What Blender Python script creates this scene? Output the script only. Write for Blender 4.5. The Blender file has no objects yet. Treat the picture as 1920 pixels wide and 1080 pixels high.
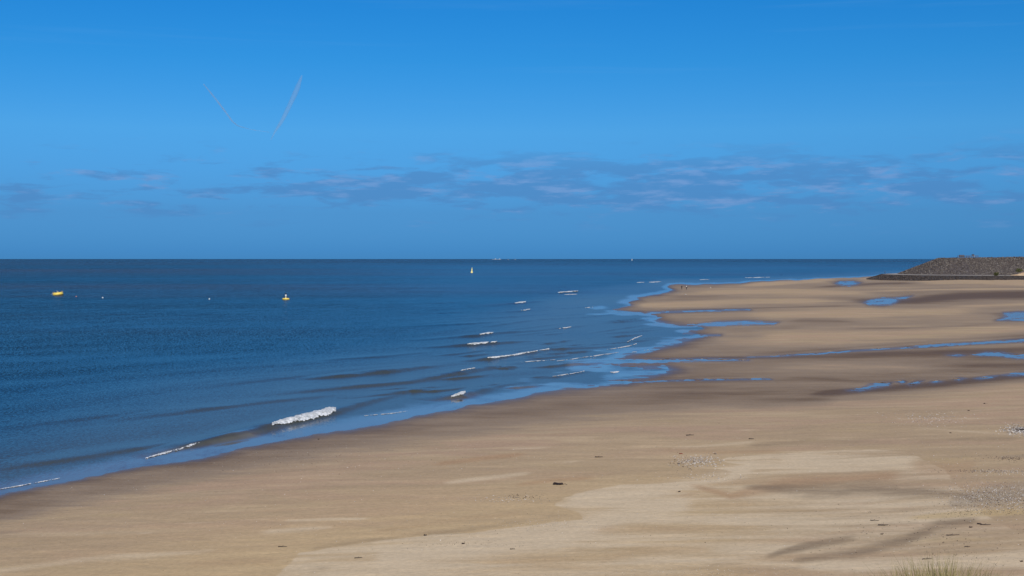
import bpy, bmesh, math, random
import numpy as np
from mathutils import Vector, Matrix

random.seed(7)
R = math.radians
scene = bpy.context.scene
COL = scene.collection

# ------------------------------------------------------------------ camera
H = 12.0                       # eye height above the sea, standing on the dune
F = 2400.0                     # focal length in image pixels (1920 wide)
PITCH = math.atan(54.5 / F)
cam_d = bpy.data.cameras.new('camera')
cam_d.sensor_width = 36.0
cam_d.lens = F / 1920 * 36.0
cam_d.clip_start = 0.5
cam_d.clip_end = 400000.0
cam = bpy.data.objects.new('camera', cam_d)
COL.objects.link(cam)
cam.location = (0, 0, H)
cam.rotation_euler = (math.pi / 2 - PITCH, 0, 0)
scene.camera = cam

# ------------------------------------------------------------------ light
SUN_EL, SUN_AZ = R(40), R(168)
sun_vec = Vector((math.sin(SUN_AZ) * math.cos(SUN_EL), math.cos(SUN_AZ) * math.cos(SUN_EL), math.sin(SUN_EL)))
sun_d = bpy.data.lights.new('sun', 'SUN')
sun_d.energy = 4.0
sun_d.angle = R(0.5)
sun_d.color = (1.0, 0.92, 0.80)
sun = bpy.data.objects.new('sun', sun_d)
COL.objects.link(sun)
sun.rotation_euler = sun_vec.to_track_quat('Z', 'Y').to_euler()

scene.view_settings.view_transform = 'Standard'
scene.view_settings.look = 'None'
scene.view_settings.exposure = 0.0
scene.view_settings.gamma = 1.0
scene.view_settings.use_curve_mapping = False


class NT:
    """small node-tree helper"""
    def __init__(self, tree):
        self.t = tree
        self.n = tree.nodes
        self.n.clear()

    def new(self, kind, **kw):
        n = self.n.new(kind)
        for k, v in kw.items():
            setattr(n, k, v)
        return n

    def put(self, sock, v):
        if v is None:
            return
        if isinstance(v, bpy.types.NodeSocket):
            self.t.links.new(v, sock)
        else:
            if isinstance(v, (tuple, list)) and len(v) == 3 and sock.type == 'RGBA':
                v = (*v, 1)
            sock.default_value = v

    def math(self, op, a, b=None, c=None, clamp=False):
        n = self.new('ShaderNodeMath', operation=op, use_clamp=clamp)
        self.put(n.inputs[0], a)
        self.put(n.inputs[1], b)
        self.put(n.inputs[2], c)
        return n.outputs[0]

    def vmath(self, op, a, b=None, scale=None):
        n = self.new('ShaderNodeVectorMath', operation=op)
        self.put(n.inputs[0], a)
        self.put(n.inputs[1], b)
        if scale is not None:
            self.put(n.inputs['Scale'], scale)
        return n.outputs['Value'] if op in ('LENGTH', 'DOT_PRODUCT') else n.outputs[0]

    def mix(self, f, a, b, kind='MIX'):
        n = self.new('ShaderNodeMix', data_type='RGBA', blend_type=kind)
        n.clamp_factor = True
        self.put(n.inputs[0], f)
        self.put(n.inputs[6], a)
        self.put(n.inputs[7], b)
        return n.outputs[2]

    def smooth(self, x, lo, hi, a=0.0, b=1.0):
        n = self.new('ShaderNodeMapRange', interpolation_type='SMOOTHSTEP')
        self.put(n.inputs[0], x)
        n.inputs[1].default_value = lo
        n.inputs[2].default_value = hi
        n.inputs[3].default_value = a
        n.inputs[4].default_value = b
        return n.outputs[0]

    def lin(self, x, lo, hi, a=0.0, b=1.0):
        n = self.new('ShaderNodeMapRange')
        self.put(n.inputs[0], x)
        n.inputs[1].default_value = lo
        n.inputs[2].default_value = hi
        n.inputs[3].default_value = a
        n.inputs[4].default_value = b
        return n.outputs[0]

    def mapping(self, vec, rot=0.0, scale=(1, 1, 1), loc=(0, 0, 0)):
        n = self.new('ShaderNodeMapping')
        self.put(n.inputs[0], vec)
        n.inputs[1].default_value = loc
        n.inputs[2].default_value = (0, 0, rot)
        n.inputs[3].default_value = scale
        return n.outputs[0]

    def noise(self, vec, scale, detail=3, rough=0.55, dist=0.0, color=False):
        n = self.new('ShaderNodeTexNoise')
        self.put(n.inputs['Vector'], vec)
        n.inputs['Scale'].default_value = scale
        n.inputs['Detail'].default_value = detail
        n.inputs['Roughness'].default_value = rough
        n.inputs['Distortion'].default_value = dist
        return n.outputs['Color'] if color else n.outputs[0]

    def attr(self, name):
        return self.new('ShaderNodeAttribute', attribute_name=name).outputs['Fac']

    def ramp(self, fac, stops, interp='LINEAR'):
        n = self.new('ShaderNodeValToRGB')
        self.put(n.inputs[0], fac)
        e = n.color_ramp.elements
        while len(e) > 1:
            e.remove(e[-1])
        e[0].position, e[0].color = stops[0][0], (*stops[0][1], 1)
        for p, c in stops[1:]:
            x = e.new(p)
            x.color = (*c, 1)
        n.color_ramp.interpolation = interp
        return n.outputs[0]


def s2l(*c):
    return tuple((v / 255 / 12.92) if v / 255 <= 0.04045 else ((v / 255 + 0.055) / 1.055) ** 2.4 for v in c)


# ------------------------------------------------------------------ sky
world = bpy.data.worlds.new('World')
scene.world = world
world.use_nodes = True
W = NT(world.node_tree)
sky = W.new('ShaderNodeTexSky', sky_type='NISHITA')
sky.sun_disc = False
sky.sun_elevation = SUN_EL
sky.sun_rotation = SUN_AZ
sky.altitude = 0
sky.air_density = 1.0
sky.dust_density = 0.3
sky.ozone_density = 3.0
geo = W.new('ShaderNodeTexCoord').outputs['Generated']
sep = W.new('ShaderNodeSeparateXYZ')
W.put(sep.inputs[0], geo)
elev = W.math('ARCSINE', sep.outputs[2])                      # radians
azim = W.math('ARCTAN2', sep.outputs[0], sep.outputs[1])      # 0 = straight out to sea
# air near the sea is a darker, greyer blue than the clear sky above it
SKY_TINT = [(0.0108, (0.074, 0.315, 0.925)), (0.0594, (0.099, 0.33, 0.807)), (0.108, (0.129, 0.419, 0.868)), (0.1635, (0.156, 0.515, 0.921)), (0.2538, (0.091, 0.518, 0.933)), (0.3302, (0.064, 0.513, 0.956)), (1.0, (0.16, 0.53, 0.90))]
tint = W.ramp(W.lin(elev, 0.0, 0.6), SKY_TINT)
col = W.mix(1.0, sky.outputs[0], tint, 'MULTIPLY')
# a low bank of thin grey stratocumulus all round the horizon
cvec = W.new('ShaderNodeCombineXYZ')
W.put(cvec.inputs[0], W.math('MULTIPLY', azim, 9.0))
W.put(cvec.inputs[1], W.math('MULTIPLY', elev, 48.0))
warp = W.noise(cvec.outputs[0], 1.1, 4, 0.6)
big = W.noise(cvec.outputs[0], 1.0, 2, 0.5)
n1 = W.noise(cvec.outputs[0], 2.6, 8, 0.62, 0.35)
band = W.math('MULTIPLY', W.smooth(elev, 0.012, 0.045), W.smooth(elev, 0.100, 0.062))
cov = W.math('MULTIPLY', W.math('SUBTRACT', big, 0.50), 0.45)
# the clumps seen over this stretch of sea: azimuth, elevation, half width, half height, weight
for a0, e0, wa, we, k in (
        (0.070, 0.060, 0.100, 0.016, 0.19), (0.030, 0.078, 0.040, 0.006, 0.18), (0.23, 0.066, 0.05, 0.009, 0.12), (0.34, 0.047, 0.06, 0.010, 0.12), (0.12, 0.046, 0.12, 0.010, 0.12), (-0.13, 0.052, 0.11, 0.011, 0.15),
        (-0.07, 0.064, 0.05, 0.008, 0.12), (-0.35, 0.045, 0.06, 0.008, 0.10), (0.29, 0.055, 0.06, 0.012, 0.13),
        (0.27, 0.071, 0.05, 0.006, 0.14), (0.16, 0.075, 0.07, 0.005, 0.12), (0.37, 0.079, 0.04, 0.006, 0.15),
        (0.20, 0.084, 0.02, 0.005, 0.14), (-0.30, 0.063, 0.03, 0.004, 0.12), (0.38, 0.097, 0.015, 0.005, 0.14)):
    dx = W.math('DIVIDE', W.math('SUBTRACT', azim, a0), wa)
    dy = W.math('DIVIDE', W.math('SUBTRACT', elev, e0), we)
    q = W.math('ADD', W.math('MULTIPLY', dx, dx), W.math('MULTIPLY', dy, dy))
    g = W.math('MULTIPLY', W.math('DIVIDE', 1.0, W.math('ADD', 1.0, W.math('MULTIPLY', q, q))), k)
    cov = W.math('ADD', cov, g)
dens = W.math('ADD', W.math('SUBTRACT', n1, 0.60), cov)
dens = W.math('MULTIPLY', W.smooth(dens, -0.06, 0.13), band)
lit = W.smooth(W.noise(cvec.outputs[0], 2.2, 5, 0.6), 0.48, 0.66)
CLOUD_D, CLOUD_L = s2l(80, 135, 194), s2l(122, 156, 208)
ccol = W.mix(lit, CLOUD_D, CLOUD_L)
cscale = W.vmath('SCALE', ccol, scale=1 / 0.104)               # undo the background strength
col = W.mix(W.math('MULTIPLY', dens, 0.68), col, cscale)
# faint veil of old cirrus higher up
cir = W.noise(W.mapping(cvec.outputs[0], rot=-0.32, scale=(0.25, 1.1, 1)), 1.5, 5, 0.6, 0.4)
cirm = W.math('MULTIPLY', W.smooth(cir, 0.55, 0.8), W.smooth(elev, 0.09, 0.13))
col = W.mix(W.math('MULTIPLY', cirm, 0.05), col, W.vmath('SCALE', s2l(150, 195, 235), scale=1 / 0.104))
bg = W.new('ShaderNodeBackground')
W.put(bg.inputs[0], col)
bg.inputs[1].default_value = 0.102
wo = W.new('ShaderNodeOutputWorld')
W.t.links.new(bg.outputs[0], wo.inputs[0])


# ------------------------------------------------------------------ helpers
def material(name):
    m = bpy.data.materials.new(name)
    m.use_nodes = True
    return m, NT(m.node_tree)


def finish(nt, bsdf, disp=None, vol=None):
    o = nt.new('ShaderNodeOutputMaterial')
    if bsdf is not None:
        nt.t.links.new(bsdf, o.inputs[0])
    if vol is not None:
        nt.t.links.new(vol, o.inputs[1])


def principled(nt, color, rough=0.7, spec=0.5, normal=None, metal=0.0, ior=None):
    p = nt.new('ShaderNodeBsdfPrincipled')
    nt.put(p.inputs['Base Color'], color)
    nt.put(p.inputs['Roughness'], rough)
    nt.put(p.inputs['Specular IOR Level'], spec)
    nt.put(p.inputs['Metallic'], metal)
    if ior:
        p.inputs['IOR'].default_value = ior
    nt.put(p.inputs['Normal'], normal)
    return p.outputs[0]


def weathered(name, color, rough=0.6, var=0.25, scale=3.0, spec=0.4):
    """paint / cloth / stone with uneven tone"""
    m, t = material(name)
    co = t.new('ShaderNodeTexCoord').outputs['Object']
    n = t.noise(co, scale, 5, 0.6)
    f = t.lin(n, 0.3, 0.7, 1 - var, 1 + var * 0.6)
    c = t.vmath('SCALE', (color[0], color[1], color[2]), scale=f)
    finish(t, principled(t, c, rough, spec))
    return m


def link(o, parent=None):
    COL.objects.link(o)
    if parent is not None:
        o.parent = parent
    return o


def tag(o, label=None, cat=None, group=None, kind=None):
    if label:
        o['label'] = label
    if cat:
        o['category'] = cat
    if group:
        o['group'] = group
    if kind:
        o['kind'] = kind
    return o


def empty(name, loc, rz=0.0, rx=0.0, ry=0.0):
    o = bpy.data.objects.new(name, None)
    o.location = loc
    o.rotation_euler = (rx, ry, rz)
    o.empty_display_size = 0.3
    return link(o)


def mesh_np(name, verts, faces, mat=None, smooth=True, attrs=None, parent=None):
    me = bpy.data.meshes.new(name)
    verts = np.asarray(verts, dtype=np.float32)
    faces = np.asarray(faces, dtype=np.int32)
    k = faces.shape[1]
    me.vertices.add(len(verts))
    me.vertices.foreach_set('co', verts.ravel())
    me.loops.add(faces.size)
    me.loops.foreach_set('vertex_index', faces.ravel())
    me.polygons.add(len(faces))
    me.polygons.foreach_set('loop_start', np.arange(0, faces.size, k, dtype=np.int32))
    me.polygons.foreach_set('loop_total', np.full(len(faces), k, dtype=np.int32))
    me.polygons.foreach_set('use_smooth', np.full(len(faces), smooth, dtype=bool))
    me.update(calc_edges=True)
    for an, av in (attrs or {}).items():
        a = me.attributes.new(an, 'FLOAT', 'POINT')
        a.data.foreach_set('value', np.asarray(av, dtype=np.float32).ravel())
    me.validate()
    if mat:
        me.materials.append(mat)
    o = bpy.data.objects.new(name, me)
    return link(o, parent)


class MB:
    """collects simple solids into one mesh"""
    def __init__(self):
        self.bm = bmesh.new()

    def box(self, c, s, rot=None, bevel=0.0):
        r = bmesh.ops.create_cube(self.bm, size=1.0)
        vs = r['verts']
        M = Matrix.Translation(c) @ (rot.to_4x4() if rot else Matrix.Identity(4)) @ Matrix.Diagonal((*s, 1))
        bmesh.ops.transform(self.bm, matrix=M, verts=vs)
        if bevel:
            es = list({e for v in vs for e in v.link_edges})
            bmesh.ops.bevel(self.bm, geom=es, offset=bevel, segments=2, affect='EDGES')
        return self

    def tube(self, a, b, r0, r1=None, seg=10):
        a, b = Vector(a), Vector(b)
        d = b - a
        r = bmesh.ops.create_cone(self.bm, cap_ends=True, segments=seg, radius1=r0, radius2=r0 if r1 is None else r1, depth=d.length)
        M = Matrix.Translation((a + b) / 2) @ d.to_track_quat('Z', 'Y').to_matrix().to_4x4()
        bmesh.ops.transform(self.bm, matrix=M, verts=r['verts'])
        return self

    def lathe(self, prof, seg=24, M=None):
        rings = []
        for rad, z in prof:
            if rad < 1e-5:
                rings.append([self.bm.verts.new((0, 0, z))])
            else:
                rings.append([self.bm.verts.new((rad * math.cos(2 * math.pi * i / seg), rad * math.sin(2 * math.pi * i / seg), z)) for i in range(seg)])
        for p, q in zip(rings, rings[1:]):
            for i in range(seg):
                j = (i + 1) % seg
                if len(p) == 1 and len(q) > 1:
                    self.bm.faces.new((p[0], q[j], q[i]))
                elif len(q) == 1 and len(p) > 1:
                    self.bm.faces.new((p[i], p[j], q[0]))
                elif len(p) > 1:
                    self.bm.faces.new((p[i], p[j], q[j], q[i]))
        if M is not None:
            bmesh.ops.transform(self.bm, matrix=M, verts=[v for r in rings for v in r])
        return self

    def ball(self, c, r, sub=2, scale=(1, 1, 1)):
        q = bmesh.ops.create_icosphere(self.bm, subdivisions=sub, radius=r)
        bmesh.ops.transform(self.bm, matrix=Matrix.Translation(c) @ Matrix.Diagonal((*scale, 1)), verts=q['verts'])
        return self

    def torus(self, c, R_, r, axis='Z', arc=2 * math.pi, seg=20, start=0.0):
        pts = []
        for i in range(seg + 1):
            a = start + arc * i / seg
            p = {'Z': (math.cos(a), math.sin(a), 0), 'Y': (math.cos(a), 0, math.sin(a)), 'X': (0, math.cos(a), math.sin(a))}[axis]
            pts.append(Vector(c) + Vector(p) * R_)
        for p, q in zip(pts, pts[1:]):
            self.tube(p, q, r, seg=8)
        return self

    def build(self, name, mat, parent=None, smooth=False):
        me = bpy.data.meshes.new(name)
        bmesh.ops.recalc_face_normals(self.bm, faces=self.bm.faces)
        self.bm.to_mesh(me)
        self.bm.free()
        me.polygons.foreach_set('use_smooth', [smooth] * len(me.polygons))
        me.materials.append(mat)
        return link(bpy.data.objects.new(name, me), parent)


# value noise in numpy, used for terrain and rocks
def _hash(ix, iy, seed):
    h = (ix.astype(np.int64) * 374761393 + iy.astype(np.int64) * 668265263 + seed * 974711) & 0xFFFFFFFF
    h = ((h ^ (h >> 13)) * 1274126177) & 0xFFFFFFFF
    h = h ^ (h >> 16)
    return (h & 0xFFFFFF) / float(0xFFFFFF)


def vnoise(x, y, seed=0):
    x = np.asarray(x, dtype=np.float64)
    y = np.asarray(y, dtype=np.float64)
    ix, iy = np.floor(x), np.floor(y)
    fx, fy = x - ix, y - iy
    fx, fy = fx * fx * (3 - 2 * fx), fy * fy * (3 - 2 * fy)
    a, b = _hash(ix, iy, seed), _hash(ix + 1, iy, seed)
    c, d = _hash(ix, iy + 1, seed), _hash(ix + 1, iy + 1, seed)
    return (a * (1 - fx) + b * fx) * (1 - fy) + (c * (1 - fx) + d * fx) * fy - 0.5


def fbm(x, y, seed=0, oct=4, gain=0.5):
    s, a, t = 0, 1.0, 0
    for k in range(oct):
        s = s + a * vnoise(x * 2 ** k + 13.7 * k, y * 2 ** k - 7.1 * k, seed + k)
        t += a
        a *= gain
    return s / t


def sstep(x, lo, hi):
    t = np.clip((x - lo) / (hi - lo), 0, 1)
    return t * t * (3 - 2 * t)


# shore laid out in image pixel coordinates u, v, projected through the camera onto ground
def ray(u, v):
    dx, dz = (np.asarray(u, float) - 960) / F, (540 - np.asarray(v, float)) / F
    cp, sp = math.cos(PITCH), math.sin(PITCH)
    return dx, cp + dz * sp, -sp + dz * cp


def ground(u, v, z=0.0):
    x, y, w = ray(u, v)
    t = (z - H) / w
    return x * t, y * t, t * y


def spot(u, v, z=0.0):
    x, y, _ = ground(u, v, z)
    return Vector((float(x), float(y), float(z)))


def sd_poly(u, v, pts, vs=2.5):
    """signed distance to a closed outline, negative inside (v weighted: the flats are seen at a low angle)"""
    u = np.asarray(u, float)
    v = np.asarray(v, float) * vs
    best = np.full(u.shape, 1e18)
    inside = np.zeros(u.shape, bool)
    n = len(pts)
    for i in range(n):
        ax, ay = pts[i][0], pts[i][1] * vs
        bx, by = pts[(i + 1) % n][0], pts[(i + 1) % n][1] * vs
        ex, ey = bx - ax, by - ay
        L = ex * ex + ey * ey + 1e-12
        t = np.clip(((u - ax) * ex + (v - ay) * ey) / L, 0, 1)
        d = (u - ax - t * ex) ** 2 + (v - ay - t * ey) ** 2
        best = np.minimum(best, d)
        if ay != by:
            c = ((ay > v) != (by > v)) & (u < ex * (v - ay) / (by - ay) + ax)
            inside ^= c
    s = np.sqrt(best)
    return np.where(inside, -s, s)


def stroke(u, v, pts, w=1.0, fade=40.0, p=2.0):
    """soft horizontal band through pts (u, v, half height)"""
    P = np.array(pts, float)
    vc = np.interp(u, P[:, 0], P[:, 1])
    hh = np.interp(u, P[:, 0], P[:, 2])
    e = sstep(u, P[0, 0] - fade * 0.3, P[0, 0] + fade) * (1 - sstep(u, P[-1, 0] - fade, P[-1, 0] + fade * 0.3))
    if P[-1, 0] >= 1940:
        e = sstep(u, P[0, 0] - fade * 0.3, P[0, 0] + fade)
    if P[0, 0] <= -20:
        e = 1 - sstep(u, P[-1, 0] - fade, P[-1, 0] + fade * 0.3)
        if P[-1, 0] >= 1940:
            e = 1.0
    return w * e * np.exp(-np.abs((v - vc) / hh) ** p)


# ------------------------------------------------------------------ shoreline, from the near left corner out to the sea wall
SHORE = [(-1500, 1330), (-500, 1052), (-60, 946), (0, 928), (100, 908), (200, 887), (300, 869), (380, 859), (413, 852), (447, 841),
         (522, 828), (580, 817), (640, 807), (700, 798), (780, 780), (847, 768), (880, 760), (920, 755), (963, 747), (1013, 735),
         (1060, 729), (1082, 728), (1130, 721), (1173, 717), (1150, 713), (1207, 708), (1235, 703), (1247, 699), (1263, 693), (1250, 688),
         (1200, 686.5), (1125, 687), (1090, 682), (1107, 678.5), (1160, 677), (1240, 679), (1195, 675), (1150, 672), (1183, 665), (1215, 657),
         (1240, 652), (1280, 640), (1307, 631), (1290, 621), (1313, 614), (1260, 609), (1235, 604), (1223, 598), (1228, 593), (1200, 586),
         (1138, 581), (1183, 573), (1173, 567), (1196, 561), (1190, 558), (1230, 552), (1263, 544), (1250, 538), (1257, 534),
         (1353, 532), (1400, 528.5), (1508, 523), (1580, 520.5), (1640, 517.0), (1760, 514.0), (2000, 511), (2700, 505),
         (9000, 505), (9000, 2600), (-1500, 2600)]


def shore(u, v):
    n = 11 * fbm(np.asarray(u) / 60, np.asarray(v) / 17, 5, 2) + 7 * fbm(np.asarray(u) / 17, np.asarray(v) / 5, 7, 2)      # cusps and lobes
    return -sd_poly(u, v, SHORE) + n      # + on land


POOLS = [
    ('tide_pool', [(1566, 531), (1575, 527.4), (1600, 527), (1613, 530), (1605, 534), (1590, 536), (1572, 534)], 0.30),
    ('tide_pool', [(1619, 568), (1632, 562), (1655, 558.5), (1678, 558), (1710, 555), (1700, 559), (1684, 562), (1676, 570), (1655, 573), (1630, 572)], 0.30),
    ('tide_pool', [(1868, 601), (1884, 593), (1882, 586), (1912, 584), (1960, 585), (2000, 594), (1960, 600), (1905, 601.5)], 0.34),
    ('tidal_creek', [(1400, 669.5), (1450, 667.2), (1540, 661.5), (1600, 656.5), (1700, 650.3), (1800, 642.8), (1960, 633), (2100, 624), (2100, 630),
                     (1960, 639), (1800, 647), (1700, 653.5), (1600, 659), (1540, 663.5), (1450, 668.6)], 0.26),
    ('tide_pool', [(1822, 665), (1850, 660), (1880, 660.5), (1902, 664), (1960, 667), (2000, 670), (1960, 675), (1900, 672.5), (1870, 667.5), (1840, 667.5)], 0.36),
    ('tide_pool', [(1776, 666), (1795, 664.5), (1812, 666), (1795, 668.5)], 0.38),
    ('tide_pool', [(1590, 732), (1620, 725), (1632, 719.5), (1655, 717), (1673, 716.5), (1666, 723), (1640, 727.5), (1612, 733)], 0.30),
    ('tide_pool', [(1680, 716), (1692, 713.5), (1700, 716), (1690, 719)], 0.38),
    ('tide_pool', [(1702, 720), (1715, 714), (1732, 713.5), (1722, 718), (1708, 722)], 0.38),
    ('tide_pool', [(1742, 715.5), (1756, 713), (1766, 715), (1752, 717.5)], 0.4),
    ('tide_pool', [(1788, 711), (1800, 708), (1812, 709), (1798, 713)], 0.42),
    ('tide_pool', [(1826, 709), (1850, 705), (1872, 703.5), (1860, 708), (1838, 711)], 0.44),
    ('tide_pool', [(1876, 703), (1900, 699), (1960, 693), (1990, 692), (1960, 700), (1900, 705)], 0.46),
    ('tidal_creek', [(1085, 717.5), (1200, 714.5), (1300, 711.6), (1443, 710), (1446, 711.6), (1300, 713.6), (1200, 717), (1090, 721)], 0.06),
    ('tidal_creek', [(1080, 677), (1200, 673.5), (1330, 672), (1404, 674), (1404, 676), (1330, 678), (1200, 680.5), (1080, 685)], 0.06),
    ('tide_pool', [(1292, 608.5), (1350, 602.5), (1400, 601), (1460, 604), (1450, 608.5), (1400, 609.5), (1330, 612)], 0.10),
    ('tidal_creek', [(1215, 584.8), (1300, 582), (1400, 579.5), (1405, 581), (1300, 584.5), (1215, 588)], 0.08),
    ('tide_pool', [(1290, 629), (1320, 627.2), (1352, 627), (1350, 629.3), (1320, 630.5), (1292, 633)], 0.08),
]

# edge of the higher, drier beach
BERM = np.array([(-1500, 1370), (0, 990), (300, 925), (600, 865), (950, 815), (1200, 787), (1500, 765), (1700, 745), (1920, 716), (2400, 660), (9000, 600)], float)


def beach_base(u, v):
    S = shore(u, v)
    z = np.where(S > 0, 0.20 * (1 - np.exp(-np.maximum(S, 0) / 50.0)), np.maximum((0.004 - 0.0026 * sstep(v, 560, 610) * (1 - sstep(v, 715, 740))) * S, -0.5))
    land = sstep(S, 0, 60)
    up = v - np.interp(u, BERM[:, 0], BERM[:, 1])
    z = z + land * (1.5 * sstep(up, -60, 380) + 0.25 * sstep(up, -25, 25))
    z = z + 0.15 * land * sstep(u, 1300, 1900)                                       # flats rise towards the sea wall
    z = z + stroke(u, v, [(1740, 525, 6), (1830, 525, 7), (1960, 526, 8)], 1.5, 70) * land * (1 + 0.5 * fbm(u / 40, v / 9, 17, 2))   # blown sand against the stones
    return z, S, land


def beach_height(u, v):
    z, S, land = beach_base(u, v)
    base = z.copy()
    rip = fbm(u / 70, v / 6.0, 3, 4)
    z = z + land * 0.05 * rip + (0.012 + 0.10 * sstep(v, 560, 620) * (1 - sstep(v, 715, 745))) * fbm(u / 38, v / 2.6, 11, 3) * sstep(S, -60, -5) * (1 - 0.6 * sstep(S, 20, 80))
    for nm, pts, lev in POOLS:
        us, vs_ = [p[0] for p in pts], [p[1] for p in pts]
        m = (u > min(us) - 90) & (u < max(us) + 90) & (v > min(vs_) - 32) & (v < max(vs_) + 32)
        if not m.any():
            continue
        sp = sd_poly(u[m], v[m], pts)
        rr = 0.7 * fbm(u[m] / 30, v[m] / 1.6, 21, 3) + 0.6 * fbm(u[m] / 9, v[m] / 1.1, 25, 2)
        zz = base[m] - 0.04 + np.clip(0.0060 * sp, -0.05, None) + 0.15 * rr * np.exp(-np.maximum(sp, 0) / 14) + 0.016
        z[m] = np.minimum(z[m], np.where(sp < 85, zz, 99))
    return z


def fan(us, vs):
    U, V = np.meshgrid(us, vs)
    return U, V


def quads(ny, nx, mask=None):
    i = np.arange(ny * nx).reshape(ny, nx)
    q = np.stack([i[:-1, :-1], i[1:, :-1], i[1:, 1:], i[:-1, 1:]], -1).reshape(-1, 4)
    if mask is not None:
        q = q[mask.reshape(-1)]
    return q


def compact(verts, faces, attrs):
    used = np.unique(faces)
    mp = np.full(len(verts), -1, np.int64)
    mp[used] = np.arange(len(used))
    return verts[used], mp[faces], {k: a.ravel()[used] for k, a in attrs.items()}


edge_l = -np.geomspace(14, 2600, 26)[::-1]
edge_r = 1920 + np.geomspace(14, 5200, 30)
us_b = np.concatenate([edge_l, np.arange(0, 1921, 2.4), edge_r])
vs_b = np.concatenate([np.linspace(507, 520, 14)[:-1], np.arange(520, 740, 0.62), np.arange(740, 1090, 1.25), np.linspace(1092, 1290, 40)])

# ------------------------------------------------------------------ beach
U, V = fan(us_b, vs_b)
Zb = beach_height(U, V)
S = shore(U, V)
X, Y, _ = ground(U, V, Zb)
# wetness of the sand
up = V - np.interp(U, BERM[:, 0], BERM[:, 1])
wet = 0.42 * (1 - sstep(up, -45, 30)) + 0.20 * sstep(V, 640, 690) * (1 - sstep(up, -40, 25))
wet = np.maximum(wet, 0.98 * np.exp(-np.maximum(S, 0) / np.interp(V, [520, 600, 720, 900], [14, 40, 85, 75])))
sheen = np.exp(-np.maximum(S, 0) / np.interp(V, [520, 600, 720, 900], [6, 14, 26, 12]))
DARK = [
    ([(1480, 541, 3), (1560, 537, 4), (1650, 532, 4), (1830, 529, 3)], .75), ([(1640, 544, 1.5), (1750, 541.5, 2.5), (1870, 539, 3)], .55),
    ([(1560, 563, 6), (1660, 566, 9), (1720, 563, 11), (1800, 556, 13), (1980, 552, 12)], 1.0), ([(1180, 584, 4), (1400, 578, 2.5), (1640, 572.5, 2)], .7),
    ([(1430, 605, 9), (1510, 600, 9), (1600, 603, 5), (1660, 604, 3)], .6), ([(1220, 610, 18), (1400, 617, 16), (1560, 612, 12)], .55),
    ([(1820, 586, 7), (1880, 591, 11), (1980, 592, 11)], .8), ([(1540, 617, 2), (1700, 615, 2.5), (1800, 612, 3), (1890, 605, 4)], .6),
    ([(1380, 667, 4), (1600, 651, 6), (1800, 636, 7), (1980, 626, 7)], .55), ([(1230, 674, 9), (1500, 668, 11), (1700, 663, 13), (1980, 656, 14)], .75),
    ([(1540, 671, 1.5), (1780, 668, 2)], .4), ([(1740, 688, 12), (1850, 686, 16), (1980, 684, 18)], .7),
    ([(1480, 742, 9), (1600, 733, 11), (1750, 721, 11), (1980, 698, 12)], .95), ([(1470, 707, 2), (1560, 711, 3), (1640, 717, 3.5)], .65),
    ([(860, 792, 14), (1100, 757, 28), (1300, 742, 30), (1500, 748, 20), (1620, 740, 14)], .60), ([(1150, 690, 22), (1300, 692, 20), (1400, 690, 14)], .55),
    ([(1200, 558, 6), (1300, 556, 6), (1420, 553, 4)], .6), ([(1225, 562, 1.3), (1310, 561, 1.3)], .6), ([(1240, 537, 3), (1330, 537, 3), (1440, 531, 3)], .6),
    ([(1240, 655, 14), (1330, 650, 14), (1420, 650, 10)], .35), ([(1180, 645, 25), (1290, 640, 18), (1350, 640, 12)], .4),
    ([(-40, 975, 16), (300, 895, 16), (600, 838, 14), (850, 795, 12)], .35),
]
LIGHT = [
    ([(1290, 549, 4), (1450, 546, 5), (1640, 549, 4)], .4), ([(1170, 574, 4), (1330, 568, 5), (1560, 562, 5)], .4), ([(1400, 591, 6), (1600, 588, 8), (1830, 583, 6)], .35),
    ([(1620, 545.8, 1.6), (1760, 543, 1.6), (1980, 541, 1.6)], .4), ([(1420, 632, 11), (1650, 630, 11), (1980, 612, 8)], .34), ([(1440, 692, 9), (1600, 688, 11), (1740, 690, 8)], .16),
    ([(1390, 534, 4), (1500, 527, 4), (1640, 521, 3)], .6), ([(1700, 531, 3), (1840, 527, 4), (1980, 531, 6)], .7), ([(1250, 760, 10), (1420, 768, 8)], .1),
    ([(1780, 574, 3), (1980, 570, 3)], .3),
]
for pts, k in DARK:
    sk = stroke(U, V, pts, k, 85, 1.6)
    wet = np.maximum(wet, sk) + 0.22 * sk * sstep(wet, 0.2, 0.5)
for pts, k in LIGHT:
    wet = wet - stroke(U, V, pts, k, 60)
for nm, pts, lev in POOLS:
    us_, vs_ = [p[0] for p in pts], [p[1] for p in pts]
    m = (U > min(us_) - 80) & (U < max(us_) + 80) & (V > min(vs_) - 25) & (V < max(vs_) + 25)
    sp = sd_poly(U[m], V[m], pts)
    wet[m] = np.maximum(wet[m], 0.9 * np.exp(-np.maximum(sp, 0) / 16))
    sheen[m] = np.maximum(sheen[m], np.exp(-np.maximum(sp, 0) / 6))
wet = np.clip(wet + (0.34 * fbm(U / 140, V / 6, 31, 4) + 0.16 * fbm(U / 60, V / 2.2, 33, 3)) * sstep(wet, 0, 0.3), 0, 1.1)
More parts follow.
